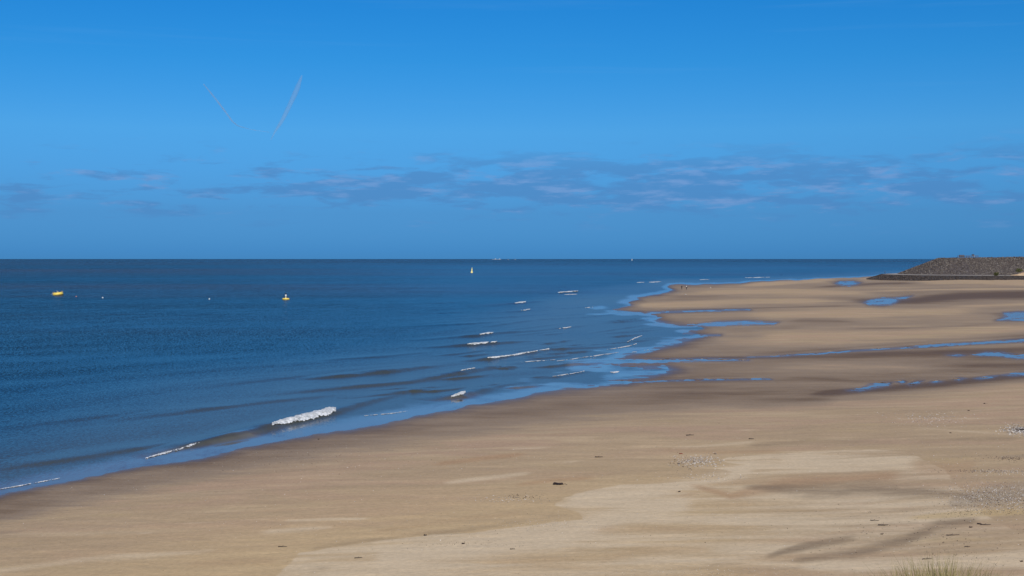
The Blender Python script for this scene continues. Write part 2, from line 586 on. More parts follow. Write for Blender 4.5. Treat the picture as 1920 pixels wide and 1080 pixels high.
# dry pale sheet of blown sand in the foreground: outline with a crisp edge
PALE = [(470, 1130), (520, 1078), (560, 1036), (620, 1027), (700, 1015), (760, 1007), (810, 1002), (880, 1000), (930, 992), (985, 986), (1040, 978), (1095, 974),
        (1082, 962), (1040, 948), (1056, 933), (1110, 918), (1160, 910), (1230, 907), (1300, 902), (1345, 897), (1365, 892), (1372, 884), (1340, 878),
        (1400, 873), (1350, 866), (1360, 857), (1440, 851), (1545, 846), (1640, 843), (1700, 846), (1770, 880), (1840, 960), (1930, 1010), (2200, 1060), (2200, 1300), (470, 1300)]
pale_sd = -sd_poly(U, V, PALE, 3.0)
pale = np.zeros_like(U)
for pts, k in [([(-40, 1075, 9), (150, 1050, 8), (280, 1040, 8), (420, 1030, 4)], .75), ([(480, 998, 5), (590, 990, 6), (640, 986, 3)], .8), ([(290, 1023, 3), (350, 1021, 4)], .6),
               ([(330, 983, 2.5), (430, 977, 3), (520, 972, 3)], .5), ([(520, 978, 4), (620, 973, 4), (700, 972, 3)], .75), ([(730, 968, 2), (800, 959, 2)], .5), ([(245, 1002, 3), (300, 998, 2)], .5),
               ([(820, 908, 4), (890, 899, 6), (970, 889, 6), (1010, 884, 3)], .9), ([(1040, 870, 3), (1100, 862, 3)], .5), ([(1230, 845, 3), (1330, 836, 4), (1430, 826, 3)], .5),
               ([(940, 843, 2), (1040, 839, 1.5)], .7), ([(1370, 807, 2.5), (1430, 806, 2)], .6), ([(1760, 775, 2), (1850, 768, 3), (1930, 764, 2)], .5), ([(1780, 786, 3), (1860, 783, 3)], .35),
               ([(1700, 800, 2), (1800, 808, 2.5), (1930, 817, 2)], .5), ([(1460, 860, 12), (1600, 862, 16), (1720, 862, 10)], .5), ([(1060, 935, 14), (1200, 925, 16), (1350, 890, 14), (1420, 872, 10)], .8),
               ([(700, 1050, 20), (860, 1032, 22), (1060, 1000, 24), (1180, 960, 24), (1300, 945, 14)], .6), ([(1500, 1062, 8), (1620, 1062, 10), (1900, 1050, 12), (1980, 1050, 12)], .5)]:
    pale = np.maximum(pale, stroke(U, V, pts, k, 30))
red = np.zeros_like(U)
for pts, k in [([(800, 872, 5), (930, 857, 6), (1000, 850, 4)], .8), ([(1280, 905, 6), (1370, 930, 8), (1480, 905, 16), (1600, 897, 9), (1700, 890, 14)], .8), ([(1250, 934, 5), (1330, 922, 5)], .5),
               ([(680, 1000, 6), (850, 975, 8), (1000, 960, 8)], .4), ([(950, 912, 5), (1040, 900, 6), (1130, 895, 5)], .6), ([(1100, 995, 8), (1180, 988, 8)], .5), ([(1220, 842, 5), (1350, 848, 6), (1480, 845, 4)], .5),
               ([(1690, 870, 18), (1760, 880, 22), (1850, 870, 14)], .5), ([(1100, 1060, 12), (1200, 1030, 14), (1350, 1030, 10)], .35), ([(400, 905, 8), (640, 870, 8)], .3), ([(330, 1060, 10), (540, 1050, 9)], .4)]:
    red = np.maximum(red, stroke(U, V, pts, k, 40))
dark = np.zeros_like(U)
for pts, k in [([(1380, 912, 5), (1520, 918, 20), (1640, 915, 22), (1760, 925, 14), (1850, 935, 6)], .75), ([(1420, 1048, 6), (1520, 1022, 11), (1620, 1006, 9)], .85),
               ([(1470, 1052, 7), (1600, 1038, 12), (1690, 1015, 14), (1760, 985, 13), (1850, 975, 9)], .95), ([(1300, 1062, 6), (1420, 1055, 4)], .5), ([(1700, 830, 5), (1800, 824, 6), (1930, 822, 5)], .6),
               ([(1790, 795, 6), (1880, 788, 10), (1980, 785, 10)], .45), ([(560, 1032, 6), (720, 1010, 6), (880, 992, 8), (1000, 975, 8)], .5),
               ([(1000, 895, 8), (1200, 885, 9), (1340, 868, 7)], .4), ([(1380, 838, 7), (1520, 828, 9), (1700, 830, 6)], .5), ([(1000, 970, 6), (1090, 966, 6)], .6), ([(560, 1075, 12), (640, 1060, 6)], .4),
               ([(1080, 1010, 7), (1250, 985, 5), (1420, 960, 6)], .3)]:
    dark = np.maximum(dark, stroke(U, V, pts, k, 40))
gravel = np.zeros_like(U)
for pts, k in [([(1770, 945, 9), (1850, 930, 22), (1980, 915, 30)], .95), ([(1885, 806, 2.5), (1920, 806, 7), (1980, 808, 9)], 1.0), ([(1860, 858, 3), (1980, 852, 6)], .7), ([(1810, 882, 2.5), (1980, 885, 4)], .6),
               ([(1270, 866, 4), (1310, 862, 6), (1350, 866, 4)], .5), ([(1700, 788, 3), (1760, 780, 4), (1800, 776, 3)], .35)]:
    gravel = np.maximum(gravel, stroke(U, V, pts, k, 22))
yel = np.maximum(stroke(U, V, [(1690, 972, 4), (1800, 964, 6), (1980, 957, 7)], 1.0, 60), stroke(U, V, [(1700, 1015, 5), (1800, 1010, 7), (1880, 1012, 5)], .5, 50))
dry = sstep(up, 15, 170) * (1 - 0.75 * sstep(U, 1250, 1650))
mask = (np.maximum.reduce([S[:-1, :-1], S[1:, 1:], S[1:, :-1], S[:-1, 1:]]) > -70)
vv, ff, aa = compact(np.stack([X, Y, Zb], -1).reshape(-1, 3), quads(*U.shape, mask),
                     dict(wet=wet, sheen=sheen, pale_sd=pale_sd, pale=pale, red=red, dark=dark, gravel=gravel, yel=yel, dry=dry))

m_sand, t = material('sand')
co = t.new('ShaderNodeNewGeometry').outputs['Position']
st = t.mapping(co, rot=R(-14), scale=(0.10, 0.42, 1))          # streaks combed by the wind
st2 = t.mapping(co, rot=R(-24), scale=(0.05, 0.22, 1))
nA = t.noise(st, 1.0, 7, 0.62, 0.6)
nB = t.noise(st2, 1.0, 6, 0.6, 0.8)
nF = t.noise(co, 5.0, 4, 0.65)
nG = t.noise(co, 22.0, 2, 0.6)
nE = t.noise(t.mapping(co, rot=R(-14), scale=(0.5, 0.9, 1)), 1.0, 6, 0.65)
SAND, PALEC, WETC, DAMPC = (0.418, 0.300, 0.180), (0.620, 0.486, 0.318), (0.135, 0.081, 0.038), (0.300, 0.222, 0.150)
nH = t.noise(t.mapping(co, rot=R(-12), scale=(0.07, 0.16, 1)), 1.0, 5, 0.6, 0.8)
c = t.mix(t.smooth(nB, 0.38, 0.66, 0.0, 0.7), SAND, (0.368, 0.266, 0.168))
c = t.mix(t.smooth(nH, 0.46, 0.62, 0.0, 0.7), c, (0.430, 0.289, 0.188))          # pinkish shell sand
c = t.mix(t.smooth(nH, 0.42, 0.30, 0.0, 0.6), c, (0.435, 0.322, 0.168))          # yellower quartz sand
c = t.mix(t.math('MULTIPLY', t.smooth(nA, 0.46, 0.74), 0.75), c, (0.510, 0.378, 0.230))
dm = t.math('MULTIPLY', t.attr('dry'), t.lin(nA, 0.3, 0.7, 0.55, 0.95))
c = t.mix(dm, c, (0.545, 0.390, 0.208))
# pale dry sheet
pe = t.math('ADD', t.attr('pale_sd'), t.math('MULTIPLY', t.math('SUBTRACT', nE, 0.5), 26.0))
pf = t.smooth(pe, -2.0, 4.0)
pf2 = t.math('MULTIPLY', pf, t.smooth(t.math('ADD', nA, t.math('MULTIPLY', t.attr('pale'), 0.35)), 0.36, 0.66))
c = t.mix(t.math('MULTIPLY', pf2, 0.8), c, PALEC)
ps = t.smooth(t.math('ADD', t.attr('pale'), t.math('MULTIPLY', t.math('SUBTRACT', nA, 0.5), 1.9)), 0.20, 1.15)
c = t.mix(t.math('MULTIPLY', ps, 0.75), c, PALEC)


def amt(name, lo=0.12, hi=0.85, k=1.6, nz=None):
    return t.smooth(t.math('ADD', t.attr(name), t.math('MULTIPLY', t.math('SUBTRACT', nA if nz is None else nz, 0.5), t.math('MULTIPLY', t.attr(name), k))), lo, hi)


c = t.mix(t.math('MULTIPLY', amt('red'), 0.6), c, (0.395, 0.238, 0.128))
c = t.mix(t.math('MULTIPLY', amt('dark', 0.18, 1.05, 3.2, t.math('MULTIPLY', t.math('ADD', nA, nE), 0.5)), 0.75), c, (0.225, 0.160, 0.100))
c = t.mix(t.math('MULTIPLY', amt('yel'), 0.55), c, (0.51, 0.365, 0.17))
gv = t.smooth(t.math('ADD', t.attr('gravel'), t.math('MULTIPLY', t.math('SUBTRACT', nF, 0.5), 1.6)), 0.3, 0.8)
c = t.mix(t.math('MULTIPLY', gv, 0.4), c, t.mix(t.smooth(nG, 0.4, 0.6), (0.17, 0.135, 0.105), (0.36, 0.29, 0.21)))
# wet
nC = t.noise(t.mapping(co, rot=R(-8), scale=(0.020, 0.034, 1)), 1.0, 6, 0.62, 0.7)
wn = t.math('ADD', t.attr('wet'), t.math('ADD', t.math('MULTIPLY', t.math('SUBTRACT', nB, 0.5), 0.25), t.math('MULTIPLY', t.math('SUBTRACT', nC, 0.5), 0.55)))
c = t.mix(t.smooth(wn, 0.10, 0.50), c, DAMPC)
c = t.mix(t.smooth(wn, 0.36, 1.1), c, WETC)
g = t.math('MULTIPLY', t.lin(nF, 0.3, 0.7, 0.93, 1.15), t.lin(t.noise(t.mapping(co, rot=R(-12), scale=(0.45, 1.5, 1)), 1.0, 5, 0.65), 0.3, 0.7, 0.935, 1.065))
g = t.math('MULTIPLY', g, t.lin(nG, 0.3, 0.7, 0.96, 1.04))
c = t.vmath('SCALE', c, scale=g)
bmp = t.new('ShaderNodeBump')
bmp.inputs['Strength'].default_value = 0.5
bmp.inputs['Distance'].default_value = 0.05
t.put(bmp.inputs['Height'], t.math('ADD', t.math('MULTIPLY', nE, 1.2), t.math('MULTIPLY', nF, 0.5)))
rough = t.math('SUBTRACT', t.lin(t.attr('wet'), 0.3, 1.0, 0.95, 0.62), t.math('MULTIPLY', t.attr('sheen'), 0.34))
spec = t.math('ADD', t.lin(t.attr('wet'), 0.3, 1.0, 0.08, 0.16), t.math('MULTIPLY', t.attr('sheen'), 0.25))
finish(t, principled(t, c, rough, spec, bmp.outputs[0]))
beach = mesh_np('beach', vv, ff, m_sand, True, aa)
tag(beach, 'wide sandy beach with damp flats and dry pale sand in front', kind='structure')

# ------------------------------------------------------------------ water
m_pool, t = material('still_water')
co = t.new('ShaderNodeNewGeometry')
off = t.vmath('MULTIPLY', t.vmath('SUBTRACT', t.noise(co.outputs['Position'], 2.5, 3, 0.6, color=True), (0.5, 0.5, 0.5)), (0.05, 0.05, 0))
nn = t.vmath('NORMALIZE', t.vmath('ADD', co.outputs['Normal'], off))
finish(t, principled(t, (0.15, 0.105, 0.07), 0.10, 0.32, nn, ior=1.33))
us_p = np.arange(1040, 2110, 2.6)
vs_p = np.arange(520, 740, 0.8)
Up, Vp = fan(us_p, vs_p)
Zlev = beach_base(Up, Vp)[0] - 0.04
for nm, pts, lev in POOLS:
    sp = sd_poly(Up, Vp, pts)
    mk = np.minimum.reduce([sp[:-1, :-1], sp[1:, 1:], sp[1:, :-1], sp[:-1, 1:]]) < 9
    Xp, Yp, _ = ground(Up, Vp, Zlev)
    pv, pf_, _a = compact(np.stack([Xp, Yp, Zlev], -1).reshape(-1, 3), quads(*Up.shape, mk), {})
    tag(mesh_np(nm, pv, pf_, m_pool, True), kind='structure')

# travelling wave crests: (image u, image v, height in metres)
CRESTS = [
    ([(250, 858, 0), (330, 838, .12), (400, 818, .36), (460, 806, .42), (520, 791, .34), (625, 768, .30), (700, 748, .16), (790, 727, 0)], 1.0),
    ([(545, 713, 0), (640, 702, .26), (720, 694, .32), (790, 687, .16), (850, 681, 0)], 1.5),
    ([(470, 745, 0), (640, 725, .18), (760, 714, .2), (860, 697, .32), (890, 691, .3), (940, 684, .15), (1010, 675, 0)], 1.4),
    ([(640, 748, 0), (720, 738, .18), (790, 727, .14), (850, 716, 0)], 1.2),
    ([(760, 640, 0), (860, 630, .22), (890, 627, .38), (925, 623, .3), (1010, 619, .12), (1110, 609, 0)], 1.6),
    ([(780, 654, 0), (860, 646, .25), (885, 644, .34), (932, 641, .26), (1020, 638, 0)], 1.5),
    ([(850, 680, 0), (915, 671, .32), (990, 660, .26), (1030, 654, .22), (1120, 650, .15), (1210, 641, 0)], 1.3),
    ([(985, 711, 0), (1040, 706, .10), (1096, 696, .08), (1110, 693, 0)], 0.9),
    ([(800, 752, 0), (858, 739, .3), (920, 725, .16), (1010, 710, 0)], 1.2),
    ([(880, 575, 0), (965, 568, .34), (985, 566, .34), (1040, 563, 0)], 2.0), ([(900, 588, 0), (975, 582, .3), (995, 580, .22), (1050, 577, 0)], 2.0),
    ([(980, 552, 0), (1047, 548, .4), (1083, 546, .36), (1140, 542, 0)], 2.2), ([(180, 790, 0), (330, 772, .12), (500, 752, .14), (640, 737, 0)], 1.5),
    ([(-60, 885, 0), (100, 862, .1), (260, 838, .12), (360, 820, 0)], 1.2), ([(-60, 810, 0), (150, 783, .10), (330, 762, 0)], 1.5), ([(980, 620, 0), (1060, 614, .18), (1120, 606, 0)], 1.3),
    ([(300, 735, 0), (520, 708, .12), (700, 690, 0)], 1.6), ([(560, 680, 0), (700, 668, .16), (860, 655, 0)], 1.6), ([(830, 600, 0), (960, 593, .2), (1060, 586, 0)], 1.8),
    ([(1130, 668, 0), (1200, 655, .08), (1260, 640, 0)], 0.8), ([(700, 615, 0), (880, 606, .2), (1000, 598, 0)], 1.9),
]
# small wavelets stumbling over the bars of the shallow bay and off the spit
_rw = random.Random(12)
for _k in range(64):
    _v = _rw.uniform(556, 735)
    _edge = float(np.interp(_v, [556, 580, 600, 625, 650, 680, 700, 735], [1150, 1110, 1190, 1270, 1180, 1120, 1050, 960]))
    _u = _edge - 5 - 330 * _rw.random() ** 1.5
    _l = _rw.uniform(22, 75)
    _s = _rw.uniform(0.06, 0.15) * (0.6 if _v < 600 else 1.0)
    _a = _rw.uniform(0.10, 0.22)
    CRESTS.append(([(_u - _l, _v + _s * _l, 0), (_u - _l * .3, _v + _s * _l * .2, _a), (_u + _l * .4, _v - _s * _l * .5, _a * .9), (_u + _l, _v - _s * _l * 1.2, 0)], _rw.uniform(0.55, 1.0)))
CW = []
for pts, wid in CRESTS:
    P = []
    for u, v, a in pts:
        a *= 1.2
        d = float(ground(u, v)[1])
        x, y, _ = ground(u, v + 0.85 * a * F / d)      # the ground point under the crest
        P.append((float(x), float(y), a))
    CW.append((P, wid))


def sea_height(u, v):
    x, y, _ = ground(u, v)
    S_ = shore(u, v)
    deep = sstep(-S_, 12, 110)
    # low swell running in, parallel to the shore
    wob = fbm(x / 60, y / 60, 51, 2)
    ph = (x * 0.62 - y * 0.50) / 11.5 + 2.2 * wob
    z = 0.11 * deep * np.sin(2 * math.pi * ph) * (0.6 + 1.6 * fbm(x / 45, y / 45, 55, 2)) * np.exp(-y / 330)
    z = z + 0.03 * deep * fbm((x * 0.8 - y * 0.6) / 1.6, (x * 0.6 + y * 0.8) / 6.0, 57, 3) * np.exp(-y / 160)
    foot = np.zeros_like(z)
    for P, wid in CW:
        xs = [p[0] for p in P]
        ys = [p[1] for p in P]
        pad = 7 * wid
        m = (x > min(xs) - pad) & (x < max(xs) + pad) & (y > min(ys) - pad) & (y < max(ys) + pad)
        if not m.any():
            continue
        xm, ym = x[m], y[m]
        bd = np.full(xm.shape, 1e9)
        sg = np.zeros_like(bd)
        am = np.zeros_like(bd)
        for (ax, ay, aa_), (bx, by, ab) in zip(P, P[1:]):
            ex, ey = bx - ax, by - ay
            L2 = ex * ex + ey * ey
            tt = np.clip(((xm - ax) * ex + (ym - ay) * ey) / L2, 0, 1)
            qx, qy = xm - ax - tt * ex, ym - ay - tt * ey
            d = np.hypot(qx, qy)
            s = (qx * ey - qy * ex) / math.sqrt(L2)       # + on the shoreward side
            k = d < bd
            bd[k], sg[k], am[k] = d[k], np.sign(s[k]), (aa_ + tt * (ab - aa_))[k]
        sdist = bd * sg + 0.5 * wid * fbm(xm / 7, ym / 7, 61, 2)
        w = np.where(sdist > 0, wid * 0.62, wid * 1.9)
        zz = am * (0.85 + 0.6 * fbm(xm / 3, ym / 3, 63, 2)) * np.exp(-(sdist / w) ** 2)
        z[m] = np.maximum(z[m], zz + 0.3 * z[m])
        foot[m] = np.maximum(foot[m], am)
    return z, S_


us_s = np.concatenate([-np.geomspace(14, 5200, 34)[::-1], np.arange(0, 1921, 2.6), 1920 + np.geomspace(14, 5200, 34)])
vs_s = np.concatenate([485.5 + np.geomspace(0.12, 8, 26), np.arange(494, 520, 1.0), np.arange(520, 600, 0.9), np.arange(600, 850, 0.7), np.arange(850, 975, 1.0), np.geomspace(976, 1400, 40)])
U, V = fan(us_s, vs_s)
Zs, S = sea_height(U, V)
X, Y, _ = ground(U, V)
shallow = 1 - sstep(-S, 0, np.interp(V, [520, 600, 720, 900], [30, 420, 560, 280]))
offshore = np.maximum(np.clip((-S - 300) / 620.0, 0, 1), 0.8 * sstep(Y, 1500, 5000))
bay = sstep(V, 560, 590) * (1 - sstep(V, 715, 745))
lobe = 26 * fbm(U / 75, V / 9, 45, 3) * np.interp(V, [540, 640], [0.1, 1]) + 120 * bay * (fbm(U / 65, V / 5.5, 47, 4) + 0.10)
calm = 1 - sstep(-S + lobe, np.interp(V, [520, 560, 700, 900], [1, 5, 18, 24]), np.interp(V, [520, 560, 700, 900], [5, 22, 60, 70]))
mask = (np.minimum.reduce([S[:-1, :-1], S[1:, 1:], S[1:, :-1], S[:-1, 1:]]) < 40)
vv, ff, aa = compact(np.stack([X, Y, Zs], -1).reshape(-1, 3), quads(*U.shape, mask), dict(shallow=shallow, calm=calm, offshore=offshore))
m_sea, t = material('sea_water')
gm = t.new('ShaderNodeNewGeometry')
co = gm.outputs['Position']
chop = t.mapping(co, rot=R(-39), scale=(1.0, 0.42, 1))
w1 = t.vmath('SUBTRACT', t.noise(chop, 7.0, 3, 0.55, color=True), (0.5, 0.5, 0.5))
w2 = t.vmath('SUBTRACT', t.noise(t.mapping(co, rot=R(-39), scale=(0.16, 0.05, 1)), 1.0, 3, 0.6, color=True), (0.5, 0.5, 0.5))
lane = t.noise(t.mapping(co, rot=R(4), scale=(0.00035, 0.0014, 1)), 1.0, 7, 0.62, 0.4)          # wind lanes and slicks
lane2 = t.noise(t.mapping(co, rot=R(6), scale=(0.006, 0.03, 1)), 1.0, 4, 0.6, 0.5)
lv = t.math('MULTIPLY', t.lin(lane, 0.35, 0.65, 0.45, 1.55), t.lin(lane2, 0.3, 0.7, 0.6, 1.4))
lv = t.math('MULTIPLY', lv, t.lin(t.attr("offshore"), 0, 1, 0.72, 2.5))          # more wind away from the lee of the beach
bars = t.noise(t.mapping(co, rot=R(-25), scale=(0.24, 0.13, 1)), 1.0, 5, 0.62, 0.6)
calm_ = t.math('MULTIPLY', t.attr('calm'), t.smooth(bars, 0.40, 0.58, 0.35, 1.0))
amp = t.math('MULTIPLY', t.math('MULTIPLY', lv, t.lin(t.attr('shallow'), 0, 1, 1.0, 0.24)), t.lin(calm_, 0, 1, 1.0, 0.10))
off = t.vmath('ADD', t.vmath('SCALE', w1, scale=amp), t.vmath('SCALE', w2, scale=t.math('MULTIPLY', amp, 0.09)))
off = t.vmath('ADD', off, t.vmath('SCALE', (0.035, -0.065, 0.0), scale=amp))      # fixed normal tilt, added to darken the water's sky reflection
off = t.vmath('MULTIPLY', off, (1, 1, 0))
nn = t.vmath('NORMALIZE', t.vmath('ADD', gm.outputs['Normal'], off))
body = t.mix(t.smooth(t.attr('shallow'), 0.0, 0.9), (0.010, 0.024, 0.032), (0.062, 0.064, 0.046))
body = t.mix(t.math('MULTIPLY', t.attr('calm'), 0.85), body, t.mix(t.smooth(bars, 0.36, 0.52), (0.13, 0.085, 0.05), (0.16, 0.15, 0.13)))
body = t.mix(t.smooth(lane, 0.43, 0.60, 0.0, 0.85), body, (0.034, 0.034, 0.044))
finish(t, principled(t, body, t.lin(t.attr('calm'), 0, 1, 0.22, 0.06), t.lin(t.attr('calm'), 0, 1, 0.25, 0.42), nn, ior=1.33))
sea = mesh_np('sea', vv, ff, m_sea, True, aa)
tag(sea, 'blue sea with low waves running in to the beach', kind='structure')

# ------------------------------------------------------------------ foam on the breakers
m_foam, t = material('foam')
co = t.new('ShaderNodeNewGeometry').outputs['Position']
nf = t.noise(co, 2.2, 5, 0.65)
finish(t, principled(t, t.mix(t.smooth(nf, 0.38, 0.6), (0.42, 0.44, 0.44), (0.74, 0.75, 0.75)), 0.85, 0.2))
FOAM = [
    ('big white breaker rolling in nearest to the wet sand', [(510, 796, 2.5), (526, 792, 6), (560, 785, 8.5), (590, 778, 9.5), (616, 772, 10.5), (630, 768, 4)], .13),
    ('curling strip of pale foam at the near left end of the swash', [(272, 860, .8), (300, 852, 2), (330, 845, 2.4), (355, 837, 3), (374, 831, .8)], .06),
    ('small ragged white foam burst in the shallows beside the pale blue swash', [(846, 745, 1.5), (856, 741, 4), (866, 738, 4.5), (873, 735.5, 1.5)], .10),
    ('short bright crest on the farther of two paired breakers', [(898, 627.5, .8), (910, 625.6, 2.2), (922, 624, 3), (925, 623.5, 1)], .10),
    ('longer straight white crest on the nearer of two paired breakers', [(876, 646, .8), (890, 644.5, 2.4), (915, 642.5, 2.4), (932, 641, 1.4)], .09),
    ('long thin bowed line of foam along a mid water breaker', [(914, 671, 1.2), (930, 670.3, 2), (955, 667, 1.7), (980, 662.5, 1.7), (1005, 658.5, 1.3), (1030, 654.5, 1.4)], .06),
    ('small white crest of a lone breaker far out', [(965, 568.5, .7), (975, 567.2, 1.8), (986, 565.5, 1)], .10),
    ('small white crest just nearer than the lone far breaker', [(977, 582.3, .6), (985, 581.4, 1.5), (994, 580, .8)], .08),
    ('farthest broad white breaker off the sand spit', [(1046, 548.6, .7), (1060, 547.4, 1.6), (1075, 546.5, 1.5), (1084, 545.8, .7)], .12),
    ('faint foam streak just behind the farthest broad breaker', [(1058, 552.4, .4), (1070, 552, .9), (1082, 551.6, .4)], .06),
    ('little foam tip at the end of a long dark swell', [(864, 695.5, .6), (876, 693, 1.6), (891, 690, .9)], .07),
    ('short white dash of foam in the bay shallows', [(1048, 616.5, .5), (1060, 614.7, 1.4), (1071, 613, .7)], .06),
    ('tapering foam edge on the brown tongue of backwash', [(1036, 706, .5), (1055, 703.5, 1.2), (1075, 700.5, 1.2), (1098, 695.5, .6)], .04),
    ('crooked foam scrap at the head of the shallow bay', [(1176, 641.5, .5), (1184, 637.5, 1.3), (1190, 634, 1.5), (1204, 629.5, .6)], .04),
    ('slim foam line on a wavelet below the crooked scrap', [(1138, 655.5, .5), (1160, 652.2, 1.1), (1180, 648.8, 1.1), (1194, 644.5, .6)], .04),
    ('very long broken foam line marking the inner swash', [(1042, 677.5, .5), (1070, 674, 1), (1095, 670, .8), (1125, 666, 1), (1160, 661, .4)], .03),
    ('white blot of foam lying on the shiny wet sand', [(1144, 697.5, .5), (1150, 698.3, 1.7), (1156, 697.6, 1.8), (1161, 696.8, .5)], .04),
    ('tiny white cap left of the far wave line by the spit', [(1194, 529.6, .4), (1201, 529.3, .9), (1209, 529, .4)], .10),
    ('thin white cap right of centre on the far wave line', [(1217, 529.2, .4), (1226, 528.8, .9), (1240, 528.2, .4)], .10),
    ('distant white dash beyond the two walkers', [(1312, 524.6, .4), (1320, 524.3, .8), (1330, 524, .4)], .10),
    ('hairline of foam where the swash ends beside the big breaker', [(683, 780, .4), (710, 777.5, .9), (740, 775, .7), (764, 771, .4)], .03),
    ('faint wavering foam line at the left edge of the swash', [(-20, 921, .6), (30, 912.5, 1.2), (70, 905, 1), (112, 897, .5)], .03),
    ('broken foam dashes between the bowed line and the swash', [(978, 679.5, .4), (1000, 677.5, 1), (1025, 676, .9), (1042, 674.5, .4)], .04),
    ('small oval foam fleck on the blue swash under the brown sand', [(1184, 660.6, .4), (1189, 660.3, .9), (1194, 660, .4)], .03),
    ('bright foam fleck closest to the dry side of the bay', [(1207, 657.2, .4), (1211, 656.8, .9), (1216, 656.5, .4)], .03),
    ('pale foam fleck floating below the very long foam line', [(1106, 672.4, .4), (1111, 672, .8), (1116, 671.8, .4)], .03),
    ('white ripple tip in the bay left of the brown spit', [(1097, 577.2, .4), (1104, 576.5, .9), (1112, 575.8, .4)], .06),
    ('farthest faint surf line beside the sand spit', [(1396, 520.6, .4), (1420, 520.2, .7), (1445, 519.8, .4)], .10),
]


def sea_z1(u, v):
    return sea_height(np.atleast_1d(np.asarray(u, float)), np.atleast_1d(np.asarray(v, float)))[0]


def on_sea(u, v, zmax=0.75, n=48):
    """where the sight line at (u, v) first meets the wavy surface"""
    d = ground(u, v)[1]
    k = np.linspace(1, 0, n)[:, None, None]
    cand = v[None] + k * (zmax * F / d)[None]
    z = sea_z1(np.broadcast_to(u, cand.shape).ravel(), cand.ravel()).reshape(cand.shape)
    hit = cand - z * F / d[None] <= v[None]
    hit[-1] = True
    i = np.argmax(hit, 0)[None]
    return np.take_along_axis(cand, i, 0)[0], np.take_along_axis(z, i, 0)[0]


for k, (lab, pts, lump) in enumerate(FOAM):
    P = np.array(pts, float)
    big_ = P[:, 2].max() > 4
    n = int(np.clip((P[-1, 0] - P[0, 0]) / 0.55, 18, 220))
    mrow = 23 if big_ else 13
    uu = np.linspace(P[0, 0], P[-1, 0], n)
    vc = np.interp(uu, P[:, 0], P[:, 1]) + 0.5 * fbm(uu / 14.0, uu * 0 + k, 70, 2)
    hh = np.interp(uu, P[:, 0], P[:, 2]) * (0.95 if big_ else 0.9)
    tt = np.linspace(-1, 1, mrow)
    Uf = np.repeat(uu[None, :], mrow, 0)
    Vf = vc[None, :] + tt[:, None] * hh[None, :]
    Vg, zz = on_sea(Uf, Vf)
    xf, yf, _ = ground(Uf, Vg)
    prof = (1 - tt ** 2)[:, None]
    lum = fbm(Uf / 3.2, Vf / 1.3 + k, 81, 3)
    zf = np.maximum(zz, beach_height(Uf, Vg)) + 0.012 + lump * prof * (0.6 + 1.5 * lum)
    # keep only the frothy patches: torn edges, gaps along the crest
    gap = fbm(uu / (26.0 if big_ else 9.0), uu * 0 + 5 * k, 83, 3)[None, :]
    keep = prof * 1.0 + (1.0 if big_ else 1.5) * fbm(Uf / (6.0 if big_ else 2.6), Vf / (2.2 if big_ else 0.9) + 9 * k, 85, 3) + (0.5 if big_ else 1.3) * gap
    kq = (keep[:-1, :-1] + keep[1:, 1:]) / 2 > (0.34 if big_ else (0.52 if lump >= 0.05 else 0.62))
    if kq.sum() < 8:
        kq = keep[:-1, :-1] > np.quantile(keep, 0.6)
    fv, ffc, _a = compact(np.stack([xf, yf, zf], -1).reshape(-1, 3), quads(mrow, n, kq), {})
    o = mesh_np('wave_foam', fv, ffc, m_foam, True)
    tag(o, lab, 'foam', 'white foam on the incoming waves')

# ------------------------------------------------------------------ dune in front of the camera
nx, ny = 150, 120
gx, gy = np.meshgrid(np.linspace(-70, 90, nx), np.linspace(-40, 40, ny))
zd = np.interp(gy, [-40, -4, 0, 6, 12, 15, 19, 25, 31, 40], [9.5, 10.3, 10.25, 9.3, 8.35, 7.7, 6.2, 4.0, 2.2, 0.4])
zd = zd - 0.7 * sstep(np.abs(gx - 4.4), 1.8, 7) * sstep(gy, 4, 12) * (1 - sstep(gy, 20, 28)) + 0.25 * fbm(gx / 3, gy / 3, 91, 4)
dune = mesh_np('dune', np.stack([gx, gy, zd], -1).reshape(-1, 3), quads(ny, nx)[:, ::-1], m_sand, True)
tag(dune, 'sandy dune slope below the viewpoint', kind='structure')


def dune_z(x, y):
    z = np.interp(y, [-40, -4, 0, 6, 12, 15, 19, 25, 31, 40], [9.5, 10.3, 10.25, 9.3, 8.35, 7.7, 6.2, 4.0, 2.2, 0.4])
    return float(z - 0.7 * sstep(np.abs(np.array(x) - 4.4), 1.8, 7) * float(sstep(np.array(y), 4, 12)) * (1 - float(sstep(np.array(y), 20, 28))) + 0.25 * fbm(np.array([x / 3]), np.array([y / 3]), 91, 4)[0])


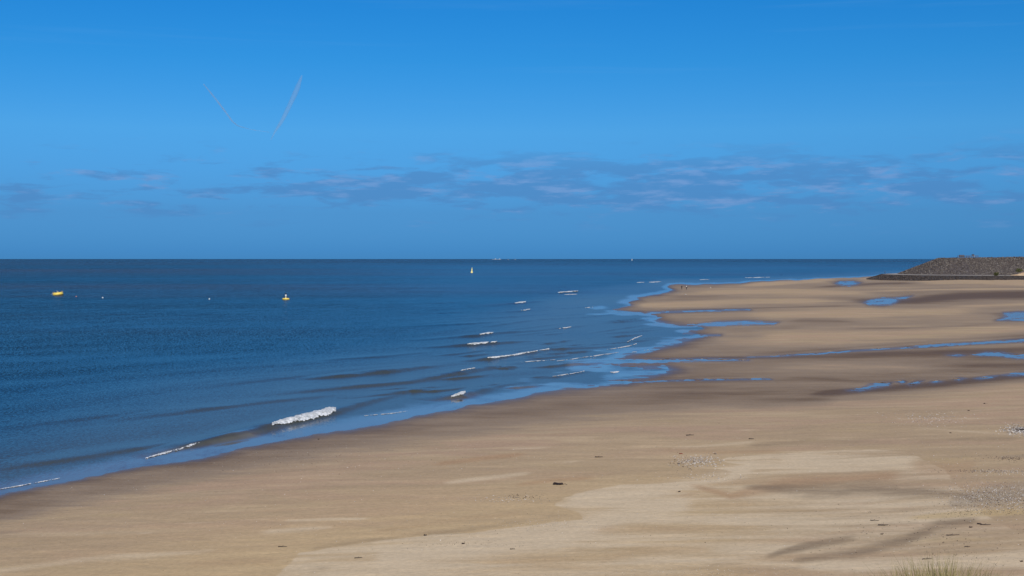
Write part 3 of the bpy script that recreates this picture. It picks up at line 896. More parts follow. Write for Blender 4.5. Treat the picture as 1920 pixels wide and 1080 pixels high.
# marram grass on the dune shoulder
rng = np.random.default_rng(5)
gv_, gf_, tone = [], [], []
for i in range(900):
    y = rng.uniform(11.6, 14.2)
    ub = rng.normal(1765, 52) if i % 3 else rng.uniform(1655, 1880)
    x = (ub - 960) / F * y
    z0 = dune_z(x, y) - 0.03
    top_edge = H - y * (595 / F)                        # how high a blade stands against the beach behind
    prof = 0.24 * math.exp(-((ub - 1765) / 75) ** 2) + 0.02
    ln = max(0.12, (top_edge - z0) + prof * rng.uniform(-0.5, 1.0))
    if rng.random() < 0.03:
        ln += 0.06
    lean = rng.normal(0, 0.22)
    lean_y = rng.normal(0, 0.15)
    w = rng.uniform(0.0025, 0.0055)
    base = len(gv_)
    tn = rng.random()
    for s in range(5):
        f = s / 4
        px = x + ln * (lean * f + 0.25 * lean * f * f)
        py = y + ln * lean_y * f * f
        pz = z0 + ln * f * (1 - 0.08 * f * abs(lean))
        ww = w * (1 - f) ** 0.7 + 0.0005
        gv_ += [(px - ww, py, pz), (px + ww, py + 0.002, pz), (px, py + ww, pz)]
        tone += [tn] * 3
    for s in range(4):
        b = base + 3 * s
        for e in range(3):
            a0, a1 = b + e, b + (e + 1) % 3
            gf_.append((a0, a1, a1 + 3, a0 + 3))
m_grass, t = material('marram')
tn = t.attr('tone')
gcol = t.ramp(tn, [(0.0, (0.10, 0.10, 0.03)), (0.35, (0.22, 0.20, 0.07)), (0.7, (0.40, 0.34, 0.15)), (0.93, (0.48, 0.41, 0.2)), (1.0, (0.09, 0.06, 0.035))])
pr = principled(t, gcol, 0.6, 0.3)
tl = t.new('ShaderNodeBsdfTranslucent')
t.put(tl.inputs[0], gcol)
mx = t.new('ShaderNodeMixShader')
mx.inputs[0].default_value = 0.25
t.t.links.new(pr, mx.inputs[1])
t.t.links.new(tl.outputs[0], mx.inputs[2])
finish(t, mx.outputs[0])
g_o = mesh_np('marram_grass', gv_, gf_, m_grass, False, dict(tone=np.array(tone)))
tag(g_o, 'tuft of yellow green marram grass on the dune edge', 'grass', kind='stuff')

# ------------------------------------------------------------------ stone sea wall on the right
m_rock, t = material('armour_stone')
at = t.attr('tone')
co = t.new('ShaderNodeNewGeometry').outputs['Position']
rn = t.noise(co, 1.4, 4, 0.6)
rc = t.ramp(at, [(0.0, (0.058, 0.047, 0.042)), (0.4, (0.108, 0.088, 0.077)), (0.75, (0.148, 0.122, 0.103)), (1.0, (0.26, 0.23, 0.19))])
finish(t, principled(t, t.vmath('SCALE', rc, scale=t.lin(rn, 0.3, 0.7, 0.75, 1.2)), 0.9, 0.2))
m_fill, t = material('stone_fill')
co = t.new('ShaderNodeNewGeometry').outputs['Position']
rn = t.noise(co, 0.5, 5, 0.65)
finish(t, principled(t, t.mix(t.smooth(rn, 0.35, 0.65), (0.075, 0.064, 0.062), (0.115, 0.098, 0.092)), 0.95, 0.15))
m_path = weathered('pale_asphalt', (0.33, 0.29, 0.24), 0.9, 0.15, 0.2)

# crest line: comes in from the right along the beach, then turns seaward behind its own head
head_c = Vector((258.0, 735.0))
path = [Vector((760, 700)), Vector((500, 712)), Vector((380, 718)), Vector((300, 721)), Vector((262, 722.5))]
for i in range(1, 9):
    a = R(-90 - i * 15)
    path.append(head_c + Vector((12.5 * math.cos(a), 12.5 * math.sin(a))))
dirn = Vector((0.45, 0.89)).normalized()
for k in (60, 180, 420):
    path.append(path[12] + dirn * k)
norms = []
for i, p in enumerate(path):
    a = path[max(i - 1, 0)]
    b = path[min(i + 1, len(path) - 1)]
    d = (b - a).normalized()
    norms.append(Vector((-d.y, d.x)) * 1.0)
# outward must point to the camera on the front
if norms[2].y > 0:
    norms = [-n for n in norms]
ZTOP = lambda x: 12.35 + 0.8 * min(max((x - 245) / 40, 0), 1)


def wall_pt(i, off, z):
    p = path[i] + norms[i] * off * (1 - 0.30 * abs(norms[i].x))
    return (p.x, p.y, z)


wall = empty('sea_wall', (250, 700, 0))
tag(wall, 'grey rubble stone sea wall with a berm path on the right', 'sea wall')
PROF_UP = [(-14, None), (0, None), (32, 3.3)]
PROF_BERM = [(32, 3.3), (43, 3.12)]
PROF_LO = [(43, 3.12), (57, -0.2)]


def strip(name, prof, mat):
    vs, fs = [], []
    m = len(prof)
    for i in range(len(path)):
        for off, z in prof:
            zt = ZTOP(path[i].x) if z is None else z
            x, y, zz = wall_pt(i, off, zt)
            vs.append((x - 250, y - 700, zz))
    for i in range(len(path) - 1):
        for j in range(m - 1):
            fs.append((i * m + j, i * m + j + 1, (i + 1) * m + j + 1, (i + 1) * m + j))
    return mesh_np(name, vs, fs, mat, False, parent=wall)


strip('upper_slope', PROF_UP, m_fill)
strip('berm_path', PROF_BERM, m_path)
m_toe = weathered('weedy_stone', (0.052, 0.046, 0.045), 0.9, 0.35, 0.4)
strip('lower_slope', PROF_LO, m_toe)
# stones
CUBE = np.array([(-1, -1, -1), (1, -1, -1), (1, 1, -1), (-1, 1, -1), (-1, -1, 1), (1, -1, 1), (1, 1, 1), (-1, 1, 1)], float)
CF = np.array([(0, 3, 2, 1), (4, 5, 6, 7), (0, 1, 5, 4), (1, 2, 6, 5), (2, 3, 7, 6), (3, 0, 4, 7)])


def stones(name, n, o0, z0, o1, z1, smin, smax, tlo, thi):
    L = [0.0]
    for a, b in zip(path, path[1:]):
        L.append(L[-1] + (b - a).length)
    seg_lo, seg_hi = L[2] - 40, L[12] + 25
    s = rng.uniform(seg_lo, seg_hi, n)
    f = rng.random(n)
    px = np.array([p.x for p in path])
    py = np.array([p.y for p in path])
    nx_ = np.array([q.x for q in norms])
    ny_ = np.array([q.y for q in norms])
    X0, Y0 = np.interp(s, L, px), np.interp(s, L, py)
    NX, NY = np.interp(s, L, nx_), np.interp(s, L, ny_)
    nl = np.hypot(NX, NY)
    off = (o0 + f * (o1 - o0)) * (1 - 0.30 * np.abs(NX / nl))
    zt = 12.35 + 0.8 * np.clip((X0 - 245) / 40, 0, 1) if z0 is None else z0
    Z0 = zt + f * (z1 - zt)
    C = np.stack([X0 + NX / nl * off - 250, Y0 + NY / nl * off - 700, Z0 - 0.02], -1)
    sc = rng.uniform(smin, smax, (n, 1, 1)) * rng.uniform(0.7, 1.2, (n, 1, 3))
    a = rng.uniform(0, 6.28, n)
    b = rng.uniform(-0.6, 0.6, n)
    Q = CUBE[None] * sc * rng.uniform(0.65, 1.0, (n, 8, 3))
    ca, sa, cb, sb = np.cos(a)[:, None], np.sin(a)[:, None], np.cos(b)[:, None], np.sin(b)[:, None]
    x, y, z = Q[..., 0], Q[..., 1], Q[..., 2]
    y, z = y * cb - z * sb, y * sb + z * cb
    x, y = x * ca - y * sa, x * sa + y * ca
    V_ = np.stack([x, y, z], -1) + C[:, None, :]
    F_ = (CF[None] + 8 * np.arange(n)[:, None, None]).reshape(-1, 4)
    tn_ = np.repeat(tlo + (thi - tlo) * rng.random(n) ** 1.3, 8)
    o = mesh_np(name, V_.reshape(-1, 3), F_, m_rock, False, dict(tone=tn_), parent=wall)
    o['kind'] = 'stuff'
    return o


stones('armour_stones', 30000, 0, None, 31.3, 3.45, 0.12, 0.36, 0.1, 1.0)
stones('toe_stones', 16000, 43.8, 2.85, 56, 0.1, 0.15, 0.42, 0.0, 0.30)

# sand drift and shrubs on the berm at the right edge
bx, by = np.meshgrid(np.linspace(-1, 1, 40), np.linspace(-1, 1, 24))
rr = np.clip(1 - bx ** 2 - by ** 2, 0, None)
zz = 3.0 + 2.6 * rr * (1 + 0.5 * fbm(bx * 3, by * 3, 95, 3)) - 0.1
drift = mesh_np('sand_drift', np.stack([282 + 17 * bx, 684 + 5.5 * by, zz], -1).reshape(-1, 3), quads(24, 40)[:, ::-1], m_sand, True)
tag(drift, 'drift of blown yellow sand on the sea wall berm', kind='structure')
m_leaf, t = material('shrub_leaf')
co = t.new('ShaderNodeNewGeometry').outputs['Position']
finish(t, principled(t, t.mix(t.smooth(t.noise(co, 2.0, 3), 0.4, 0.6), (0.055, 0.07, 0.02), (0.14, 0.13, 0.04)), 0.7, 0.3))
m_stem = weathered('stem', (0.10, 0.08, 0.05), 0.9)


def shrub(p, r, h, lab):
    e = empty('dune_shrub', p)
    tag(e, lab, 'shrub', 'shrubs on the sea wall berm')
    mb = MB()
    for k in range(5):
        a = random.uniform(0, 6.28)
        mb.tube((0, 0, -0.2), (r * .5 * math.cos(a), r * .5 * math.sin(a), h * .6), 0.06, 0.02, 6)
    mb.build('stem', m_stem, e)
    n = 420
    d = rng.normal(size=(n, 3))
    d /= np.linalg.norm(d, axis=1)[:, None]
    c = d * rng.uniform(0.35, 1.0, (n, 1)) ** 0.6 * np.array([r, r * .8, h * .5]) + np.array([0, 0, h * .55])
    t1 = rng.normal(size=(n, 3)) * 0.16
    t2 = rng.normal(size=(n, 3)) * 0.16
    v_ = np.stack([c, c + t1, c + t1 + t2, c + t2], 1).reshape(-1, 3)
    f_ = np.arange(4 * n).reshape(-1, 4)
    mesh_np('foliage', v_, f_, m_leaf, False, parent=e)


def on_drift(u, d):
    return (u - 960) / F * d


shrub((on_drift(1868, 680), 680, 3.1), 1.5, 1.7, 'low olive shrub on the wall berm left of the sand drift')
shrub((on_drift(1911, 682), 682, 4.9), 1.9, 1.8, 'rounded green shrub on top of the yellow sand drift')

# lookout on the crest
m_rail = weathered('grey_timber', (0.10, 0.10, 0.12), 0.8)
m_pale = weathered('pale_panel', (0.22, 0.22, 0.22), 0.6)
lx0, lx1, ly = on_drift(1795, 724), on_drift(1833, 724), 724.0
zt = ZTOP(255) + 0.15
look = empty('lookout', ((lx0 + lx1) / 2, ly, zt))
tag(look, 'small railed lookout on the crest of the stone sea wall', 'lookout')
wl = (lx1 - lx0) / 2
MB().box((0, 0.9, 0.0), (2 * wl, 3.0, 0.3)).build('deck', m_rail, look)
for i in range(10):
    x = -wl + 2 * wl * i / 9
    MB().tube((x, -0.5, 0), (x, -0.5, 1.25), 0.13, seg=6).build('post', m_rail, look)
for z in (0.7, 1.2):
    MB().box((0, -0.5, z), (2 * wl + .2, 0.14, 0.16)).build('rail', m_rail, look)
MB().box((-wl * .55, 0.6, 0.95), (2.6, 0.8, 1.3)).build('shelter_wall', m_rail, look)
MB().box((wl * .55, 0.3, 1.35), (1.0, 0.5, 1.0)).box((wl * .55, 0.3, 1.9), (1.8, 0.9, 0.14)).build('kiosk', m_rail, look)
MB().box((wl * .62, -0.7, 0.85), (0.6, 0.05, 0.7)).build('notice_panel', m_pale, look)
MB().box((wl * .05, 0.4, 0.55), (2.4, 0.5, 0.12)).box((wl * .05 - .9, .4, .3), (.12, .4, .5)).box((wl * .05 + .9, .4, .3), (.12, .4, .5)).build('bench', m_pale, look)

# ------------------------------------------------------------------ buoys
m_yel = weathered('buoy_yellow', s2l(238, 208, 96), 0.45, 0.2, 1.5)
m_ydk = weathered('weedy_waterline', (0.06, 0.06, 0.02), 0.8)
m_tan = weathered('rusty_lug', (0.34, 0.26, 0.12), 0.7)
m_wht = weathered('white_paint', (0.8, 0.8, 0.78), 0.5, 0.1)
m_blk = weathered('black_paint', (0.015, 0.016, 0.02), 0.5)
m_orange = weathered('orange_plastic', (0.45, 0.13, 0.05), 0.5)

p = spot(109, 553.5)
b1 = empty('mooring_buoy', (p.x, p.y, 0.05), 0, 0, R(-7))
tag(b1, 'large tilted yellow mooring buoy with lifting lugs on the left', 'buoy')
MB().lathe([(0, -.35), (1.35, -.35), (1.55, -.2), (1.62, .15), (1.62, .55), (1.5, .78), (1.2, .86), (0, .9)], 32).build('float', m_yel, b1, True)
MB().lathe([(1.56, -.3), (1.66, -.18), (1.68, .12), (1.64, .14)], 32).build('fender', m_ydk, b1, True)
for sx in (-1, 1):
    MB().torus((sx * 1.35, 0, .72), .38, .09, 'Y', math.pi, 12).build('lug', m_tan, b1)
MB().tube((0.1, 0, .85), (0.1, 0, 1.05), .22, .16, 12).torus((.1, 0, 1.08), .14, .05, 'X', math.pi, 8).build('mooring_post', m_tan, b1)

p = spot(536, 562)
b2 = empty('marker_buoy', (p.x, p.y, 0.0))
tag(b2, 'yellow marker buoy with white lantern and black topmark', 'buoy')
MB().lathe([(0, -.3), (.8, -.3), (1.0, -.1), (1.05, .3), (.95, .45), (.5, .52), (0, .55)], 28).build('float', m_yel, b2, True)
MB().lathe([(.98, -.2), (1.07, -.05), (1.08, .1), (1.05, .12)], 28).build('waterline_band', m_ydk, b2, True)
for a in range(4):
    q = a * math.pi / 2 + .78
    MB().tube((.75 * math.cos(q), .75 * math.sin(q), .45), (.16 * math.cos(q), .16 * math.sin(q), 1.25), .05, seg=6).build('strut', m_ydk, b2)
MB().tube((0, 0, .5), (0, 0, 1.0), .12, .12, 10).lathe([(.16, 1.0), (.25, 1.08), (.25, 1.4), (.18, 1.5), (0, 1.52)], 12).build('lantern', m_wht, b2)
MB().tube((0, 0, 1.5), (0, 0, 1.66), .05, seg=6).ball((0, 0, 1.83), .2, 2).build('topmark', m_blk, b2)

p = spot(884.5, 511.5)
b3 = empty('spar_buoy', (p.x, p.y, 0.0), 0, 0, R(3))
tag(b3, 'tall pale yellow spar buoy far out near the horizon', 'buoy')
m_pyel = weathered('pale_yellow_paint', s2l(248, 232, 150), 0.5, 0.12)
MB().lathe([(0, -.4), (.9, -.4), (1.0, .1), (.98, .8), (.6, 1.15), (.45, 1.2)], 20).build('float', m_pyel, b3, True)
MB().lathe([(.5, 1.15), (.42, 3.4), (.34, 3.7), (0, 3.72)], 14).build('tower', m_pyel, b3, True)
MB().tube((0, 0, 3.7), (0, 0, 4.3), .07, seg=6).lathe([(.3, 4.1), (.34, 4.5), (0, 4.6)], 10).build('topmark', m_pyel, b3)

for u, v, mat, lab in ((143, 556.5, m_orange, 'small orange float just right of the mooring buoy'), (192.5, 558.8, m_wht, 'small white float midway beyond the orange one'),
                       (392.5, 561.2, m_wht, 'lone small white float between the two yellow buoys')):
    p = spot(u, v)
    e = empty('float_ball', (p.x, p.y, 0.02))
    e.scale = (0.8, 0.8, 0.8)
    tag(e, lab, 'float', 'small floats on the water')
    MB().lathe([(0, -.22), (.16, -.18), (.26, -.05), (.26, .08), (.18, .2), (.08, .26), (0, .28)], 16).build('ball', mat, e, True)
    MB().tube((0, 0, .25), (0, 0, .36), .05, .04, 8).torus((0, 0, .4), .06, .02, 'X', seg=8).build('eyelet', mat, e)

# ------------------------------------------------------------------ ships on the horizon
m_ship = weathered('ship_white', (0.5, 0.52, 0.56), 0.6, 0.08, 0.02)
m_hull = weathered('ship_hull', (0.42, 0.47, 0.55), 0.6, 0.1, 0.02)
m_sail = weathered('sailcloth', (0.6, 0.6, 0.6), 0.8, 0.06, 0.2)
D = 26000.0
x0 = (931 - 960) / F * D
e = empty('cargo_ship', (x0, D, 0))
tag(e, 'long low white ship on the horizon left of centre', 'ship')


def hull(L, B, z0, z1, mat, parent):
    prof = [(-L / 2, .8), (-L * .4, 1), (L * .3, 1), (L * .42, .6), (L / 2, .05)]
    vs, fs = [], []
    for x, w in prof:
        for s, z in ((-1, z1), (-.8, z0), (.8, z0), (1, z1)):
            vs.append((x, s * w * B / 2, z))
    n = len(prof)
    for i in range(n - 1):
        for j in range(4):
            fs.append((i * 4 + j, i * 4 + (j + 1) % 4, (i + 1) * 4 + (j + 1) % 4, (i + 1) * 4 + j))
    fs += [(0, 1, 2, 3), (4 * n - 1, 4 * n - 2, 4 * n - 3, 4 * n - 4)]
    return mesh_np('hull', vs, fs, mat, False, parent=parent)


hull(190, 26, -3, 6, m_hull, e)
MB().box((-22, 0, 11), (20, 22, 10)).box((-22, 0, 18), (12, 18, 4)).build('bridge', m_ship, e)
MB().box((60, 0, 11), (18, 22, 10)).box((62, 0, 18), (8, 10, 4)).build('deckhouse', m_ship, e)
MB().tube((-22, 0, 19), (-22, 0, 30), 1.6, .8, 8).build('mast', m_ship, e)


def sailboat(u, D, hgt, lab):
    s = empty('sailboat', ((u - 960) / F * D, D, 0), R(30))
    tag(s, lab, 'sailboat', 'sailboats far out')
    hull(hgt * .75, hgt * .22, -.3, hgt * .08, m_ship, s)
    MB().tube((0, 0, hgt * .05), (0, 0, hgt), hgt * .012, hgt * .006, 8).build('mast', m_ship, s)
    for nm, tri in (('mainsail', [(-.02, .12), (-.36, .13), (-.02, .97)]), ('jib', [(.02, .86), (.04, .12), (.35, .1)])):
        q = [Vector((a * hgt, 0, b * hgt)) for a, b in tri]
        cen = sum(q, Vector()) / 3
        vs = []
        for sgn in (-1, 1):
            for v_ in q:
                vs.append((v_.x, sgn * .004 * hgt, v_.z))
            vs.append((cen.x, (sgn * .004 - .05) * hgt, cen.z))
        fs = [(0, 1, 3), (1, 2, 3), (2, 0, 3), (5, 4, 7), (6, 5, 7), (4, 6, 7), ]
        fs += [(0, 4, 5), (0, 5, 1), (1, 5, 6), (1, 6, 2), (2, 6, 4), (2, 4, 0)]
        mesh_np(nm, vs, fs, m_sail, False, parent=s)


sailboat(953, 15500, 11, 'tiny white sail on the horizon next to the long ship')
sailboat(966, 15500, 13, 'tiny white sail farther right of the long ship')
sailboat(1185, 9800, 15, 'white sailboat alone on the horizon right of centre')


# ------------------------------------------------------------------ people
def skin_body(name, joints, bones, mats, rule, parent_loc, rz, sub=2):
    me = bpy.data.meshes.new(name)
    names = list(joints)
    me.from_pydata([joints[n][:3] for n in names], [(names.index(a), names.index(b)) for a, b in bones], [])
    o = bpy.data.objects.new(name, me)
    COL.objects.link(o)
    md = o.modifiers.new('skin', 'SKIN')
    md.use_smooth_shade = True
    sv = me.skin_vertices[0].data
    for i, n in enumerate(names):
        r = joints[n][3:]
        sv[i].radius = (r[0], r[1] if len(r) > 1 else r[0])
        sv[i].use_root = (i == 0)
    ss = o.modifiers.new('sub', 'SUBSURF')
    ss.levels = ss.render_levels = sub
    dg = bpy.context.evaluated_depsgraph_get()
    nm = bpy.data.meshes.new_from_object(o.evaluated_get(dg))
    bpy.data.objects.remove(o)
    nm.name = name
    nm.materials.clear()
    for m in mats:
        nm.materials.append(m)
    for p in nm.polygons:
        p.material_index = rule(p.center)
        p.use_smooth = True
    ob = bpy.data.objects.new(name, nm)
    ob.location = parent_loc
    ob.rotation_euler = (0, 0, rz)
    return link(ob)


def person(loc, rz, hgt, jacket, trousers, hair, stride, label, group=None, pack=None):
    k = hgt / 1.75
    skinm = M_SKIN
    J = {'pelvis': (0, 0, .95, .15, .12), 'waist': (0, 0, 1.10, .145, .11), 'chest': (0, .01, 1.30, .18, .125), 'neck0': (0, 0, 1.46, .085, .08), 'neck': (0, .01, 1.52, .055),
         'head': (0, .02, 1.62, .098, .105), 'crown': (0, .01, 1.71, .07, .075)}
    B = [('pelvis', 'waist'), ('waist', 'chest'), ('chest', 'neck0'), ('neck0', 'neck'), ('neck', 'head'), ('head', 'crown')]
    for s, n in ((-1, 'l'), (1, 'r')):
        f = stride * s
        J.update({'hip' + n: (s * .095, 0, .88, .105), 'knee' + n: (s * .10, .10 * f + .04, .49, .07), 'ankle' + n: (s * .10, .26 * f - .03, .09, .045), 'toe' + n: (s * .11, .26 * f + .14, .04, .04),
                  'sh' + n: (s * .185, 0, 1.41, .07), 'elbow' + n: (s * .25, -.10 * f - .03, 1.13, .05), 'wrist' + n: (s * .25, -.20 * f + .06, .90, .036), 'hand' + n: (s * .245, -.22 * f + .1, .80, .034)})
        B += [('pelvis', 'hip' + n), ('hip' + n, 'knee' + n), ('knee' + n, 'ankle' + n), ('ankle' + n, 'toe' + n), ('neck0', 'sh' + n), ('sh' + n, 'elbow' + n), ('elbow' + n, 'wrist' + n), ('wrist' + n, 'hand' + n)]
    J = {n: tuple(q * k for q in v) for n, v in J.items()}

    def rule(c):
        z = c.z / k
        arm = abs(c.x) / k > .2 and z < 1.35
        if z > 1.52:
            return 3 if (z > 1.66 or c.y / k < -.03) else 2
        if arm:
            return 2 if z < .89 else 0
        if z < .10:
            return 4
        return 1 if z < .93 else 0
    o = skin_body('person', J, B, [jacket, trousers, skinm, hair, M_SHOE], rule, loc, rz)
    tag(o, label, 'person', group)
    if pack:
        MB().box((0, -.2 * k, 1.25 * k), (.3 * k, .16 * k, .42 * k), bevel=.04).build('backpack', pack, o)
    return o


M_SKIN = weathered('skin', (0.50, 0.30, 0.21), 0.6, 0.08)
M_SHOE = weathered('shoe', (0.03, 0.03, 0.03), 0.7)
M_NAVY = weathered('navy_cloth', (0.012, 0.015, 0.03), 0.9)
M_BLACKC = weathered('black_cloth', (0.014, 0.014, 0.016), 0.9)
M_JEANS = weathered('dark_denim', (0.02, 0.025, 0.045), 0.9)
M_HAIR = weathered('dark_hair', (0.02, 0.015, 0.01), 0.7)
M_LIGHT = weathered('white_canvas', (0.75, 0.72, 0.68), 0.8)


def on_sand(u, v):
    """the point of the beach seen at these image coordinates"""
    z = float(beach_height(np.array([float(u)]), np.array([float(v)]))[0])
    return spot(u, v, z)


person(on_sand(1278.3, 543), R(12), 1.62, M_NAVY, M_BLACKC, M_HAIR, 0.8, 'walker in all dark clothes on the sand spit, left of two', 'two people walking along the water')
person(on_sand(1287.4, 543.2), R(-15), 1.82, M_BLACKC, M_JEANS, M_HAIR, -0.8, 'walker with a white backpack on the sand spit, right of two', 'two people walking along the water', M_LIGHT)
best = None
for _i in range(4, 12):
    for _f in (0.0, 0.25, 0.5, 0.75):
        _p = path[_i].lerp(path[_i + 1], _f)
        _n = norms[_i].lerp(norms[_i + 1], _f).normalized()
        _q = _p + _n * 41.5 * (1 - 0.30 * abs(_n.x))
        _uu = 960 + F * _q.x / _q.y
        if best is None or abs(_uu - 1657) < best[0]:
            best = (abs(_uu - 1657), _q)
wq = best[1]
print('figure', best)
person(Vector((wq.x, wq.y, 3.13)), R(-100), 1.8, M_BLACKC, M_BLACKC, M_HAIR, 0.4, 'lone dark figure standing at the seaward end of the berm')

# ------------------------------------------------------------------ gulls
M_GULLW = weathered('white_feather', (0.82, 0.82, 0.80), 0.8, 0.06)
M_GULLG = weathered('grey_feather', (0.33, 0.35, 0.38), 0.8, 0.1)
M_BEAK = weathered('beak', (0.6, 0.35, 0.05), 0.5)


def gull(loc, rz, k, label):
    J = {'body': (0, 0, .24, .085, .085), 'breast': (0, .13, .27, .08, .08), 'neck': (0, .19, .36, .045), 'head': (0, .215, .43, .048), 'beak': (0, .29, .415, .014),
         'rump': (0, -.16, .225, .055, .05), 'tail': (0, -.30, .215, .03, .012)}
    B = [('body', 'breast'), ('breast', 'neck'), ('neck', 'head'), ('head', 'beak'), ('body', 'rump'), ('rump', 'tail')]
    for s, n in ((-1, 'l'), (1, 'r')):
        J.update({'thigh' + n: (s * .045, .0, .14, .022), 'foot' + n: (s * .045, .02, .012, .012), 'toe' + n: (s * .05, .08, .008, .011)})
        B += [('body', 'thigh' + n), ('thigh' + n, 'foot' + n), ('foot' + n, 'toe' + n)]
    J = {n: tuple(q * k for q in v) for n, v in J.items()}

    def rule(c):
        if c.y / k > .255 and c.z / k > .35 or c.z / k < .14:
            return 2
        return 1 if (c.z / k > .27 and c.y / k < .08 and c.y / k > -.24) else 0
    o = skin_body('gull', J, B, [M_GULLW, M_GULLG, M_BEAK], rule, loc, rz, 1)
    tag(o, label, 'gull')
    for s in (-1, 1):
        mesh = [(s * .095, .10, .29), (s * .10, -.05, .20), (s * .06, -.36, .235), (s * .045, -.30, .27), (s * .06, .05, .33), (s * .125, -.02, .27)]
        mesh_np('wing', [tuple(q * k for q in p_) for p_ in mesh], [(0, 1, 5), (1, 2, 5), (2, 3, 5), (3, 4, 5), (4, 0, 5), (0, 4, 3), (0, 3, 2), (0, 2, 1)], M_GULLG, True, parent=o)
    return o


p = spot(109, 553.5)
gull((p.x + 0.0, p.y - .55, 0.92), R(70), 1.25, 'white gull perched on top of the large mooring buoy')
q = spot(97.5, 552.3)
gull((q.x, q.y, -0.1), R(-60), 1.1, 'white gull afloat just left of the large mooring buoy')
gull(on_sand(1333, 541), R(80), 1.35, 'white gull standing on the sand right of the walkers')
gull(on_sand(1285.2, 553.6), R(-70), 1.0, 'small bird standing nearer on the sand, below the walkers')

# ------------------------------------------------------------------ debris on the beach
m_weed = weathered('dried_weed', (0.030, 0.018, 0.018), 0.85, 0.4, 8)
m_wood = weathered('driftwood', (0.075, 0.055, 0.04), 0.85, 0.3, 8)
m_rust = weathered('rust_red', (0.22, 0.055, 0.03), 0.8, 0.3, 8)


def blob(mb, c, r, sc, seed):
    rr_ = random.Random(seed)
    q = bmesh.ops.create_icosphere(mb.bm, subdivisions=2, radius=r)
    for v in q['verts']:
        v.co *= rr_.uniform(0.72, 1.2)
    bmesh.ops.transform(mb.bm, matrix=Matrix.Translation(c) @ Matrix.Diagonal((*sc, 1)), verts=q['verts'])


def clump(u, v, w, h, mat, name, label, cat, seed, strands=5):
    P = on_sand(u, v)
    e = empty(name, P, random.uniform(-.2, .2))
    tag(e, label, cat)
    mb = MB()
    rr_ = random.Random(seed)
    for i in range(4):
        blob(mb, (rr_.uniform(-.35, .35) * w, rr_.uniform(-.1, .1) * w, h * rr_.uniform(.15, .35)), .3 * w, (rr_.uniform(.6, 1.1), .6, rr_.uniform(.6, 1.0) * h / w), seed + i)
    mb.build('clump', mat, e, True)
    for i in range(strands):
        mb = MB()
        a = Vector((rr_.uniform(-.5, .5) * w, rr_.uniform(-.2, .2) * w, .03))
        pts = [a]
        for k in range(4):
            pts.append(pts[-1] + Vector((rr_.uniform(-.12, .18) * w, rr_.uniform(-.1, .1) * w, rr_.uniform(-.2, .25) * h)))
        for x, y in zip(pts, pts[1:]):
            y.z = max(y.z, .02)
            mb.tube(x, y, .035 * w * .5, .025 * w * .5, 6)
        mb.build('strand', mat, e)


def stick(u, v, L, r, label, seed, ang=0.1):
    P = on_sand(u, v)
    rr_ = random.Random(seed)
    e = empty('driftwood', P, ang)
    tag(e, label, 'driftwood', 'driftwood on the sand')
    mb = MB()
    pts = [Vector((-L / 2 + L * i / 5, rr_.uniform(-.05, .05) * L, r * .8 + rr_.uniform(0, .05) * L)) for i in range(6)]
    for i, (a, b) in enumerate(zip(pts, pts[1:])):
        mb.tube(a, b, r * (1 - .1 * i), r * (1 - .1 * (i + 1)), 8)
    mb.build('stem', m_wood, e, True)
    MB().tube(pts[2], pts[2] + Vector((.16 * L, .1 * L, .10 * L)), r * .5, r * .25, 6).build('twig', m_wood, e)


clump(1046, 909, 0.55, 0.20, m_weed, 'seaweed_clump', 'dark purple brown seaweed clump in mid foreground', 'seaweed', 1, 7)
clump(1272.5, 922.5, 0.16, 0.10, m_weed, 'seaweed_clump', 'small black seaweed lump alone on pale sand', 'seaweed', 2, 3)
clump(797, 1004.5, 0.11, 0.10, m_weed, 'seaweed_clump', 'round black lump at the edge of the pale sand sheet', 'seaweed', 3, 2)
clump(868, 1020, 0.13, 0.08, m_weed, 'seaweed_clump', 'black lump in the line of marks on pale sand', 'seaweed', 4, 3)
clump(1275, 851, 0.28, 0.08, m_rust, 'litter_scrap', 'rusty red scrap lying above the shell patch', 'litter', 5, 3)
clump(1920, 806.5, 0.7, 0.12, m_weed, 'seaweed_clump', 'dark weed in the grey shell bank at the right edge', 'seaweed', 6, 4)
clump(1847, 757, 0.26, 0.12, m_weed, 'seaweed_clump', 'farthest dark lump on the upper right sand', 'seaweed', 7, 3)
clump(1817, 770, 0.24, 0.12, m_weed, 'seaweed_clump', 'dark lump by the shell line on upper right sand', 'seaweed', 8, 3)
clump(1783, 812, 0.18, 0.08, m_weed, 'seaweed_clump', 'dark lump below the shell line on the right', 'seaweed', 9, 3)
clump(1836, 983, 0.22, 0.08, m_weed, 'seaweed_clump', 'dark flat weed beside the grey smear, lower right', 'seaweed', 10, 5)
clump(1821, 989, 0.14, 0.06, m_weed, 'seaweed_clump', 'little weed scrap left of the flat weed, lower right', 'seaweed', 11, 3)
clump(1653, 1002, 0.13, 0.06, m_weed, 'seaweed_clump', 'weed scrap on the bluish patch among dark smears', 'seaweed', 12, 3)
clump(1916, 1053, 0.13, 0.07, m_weed, 'seaweed_clump', 'weed scrap near the lower right corner', 'seaweed', 13, 4)
clump(598, 824, 0.18, 0.09, m_weed, 'seaweed_clump', 'dark lump on wet sand below the big breaker', 'seaweed', 14, 3)
clump(1273, 858 + 12, 0.14, 0.08, m_weed, 'seaweed_clump', 'dark lump left end of the pebbly shell patch', 'seaweed', 15, 3)
clump(1340, 851.5, 0.16, 0.07, m_weed, 'seaweed_clump', 'dark lump right above the pebbly shell patch', 'seaweed', 16, 3)
stick(1294, 816.5, 0.55, .03, 'thin driftwood stick on the middle beach, left of two', 21, .3)
stick(1409, 823.5, 0.32, .03, 'short dark driftwood piece on the middle beach, right of two', 22, -.1)
stick(1123, 857.5, 0.45, .028, 'driftwood stick on tan sand above the seaweed clump', 23, .1)
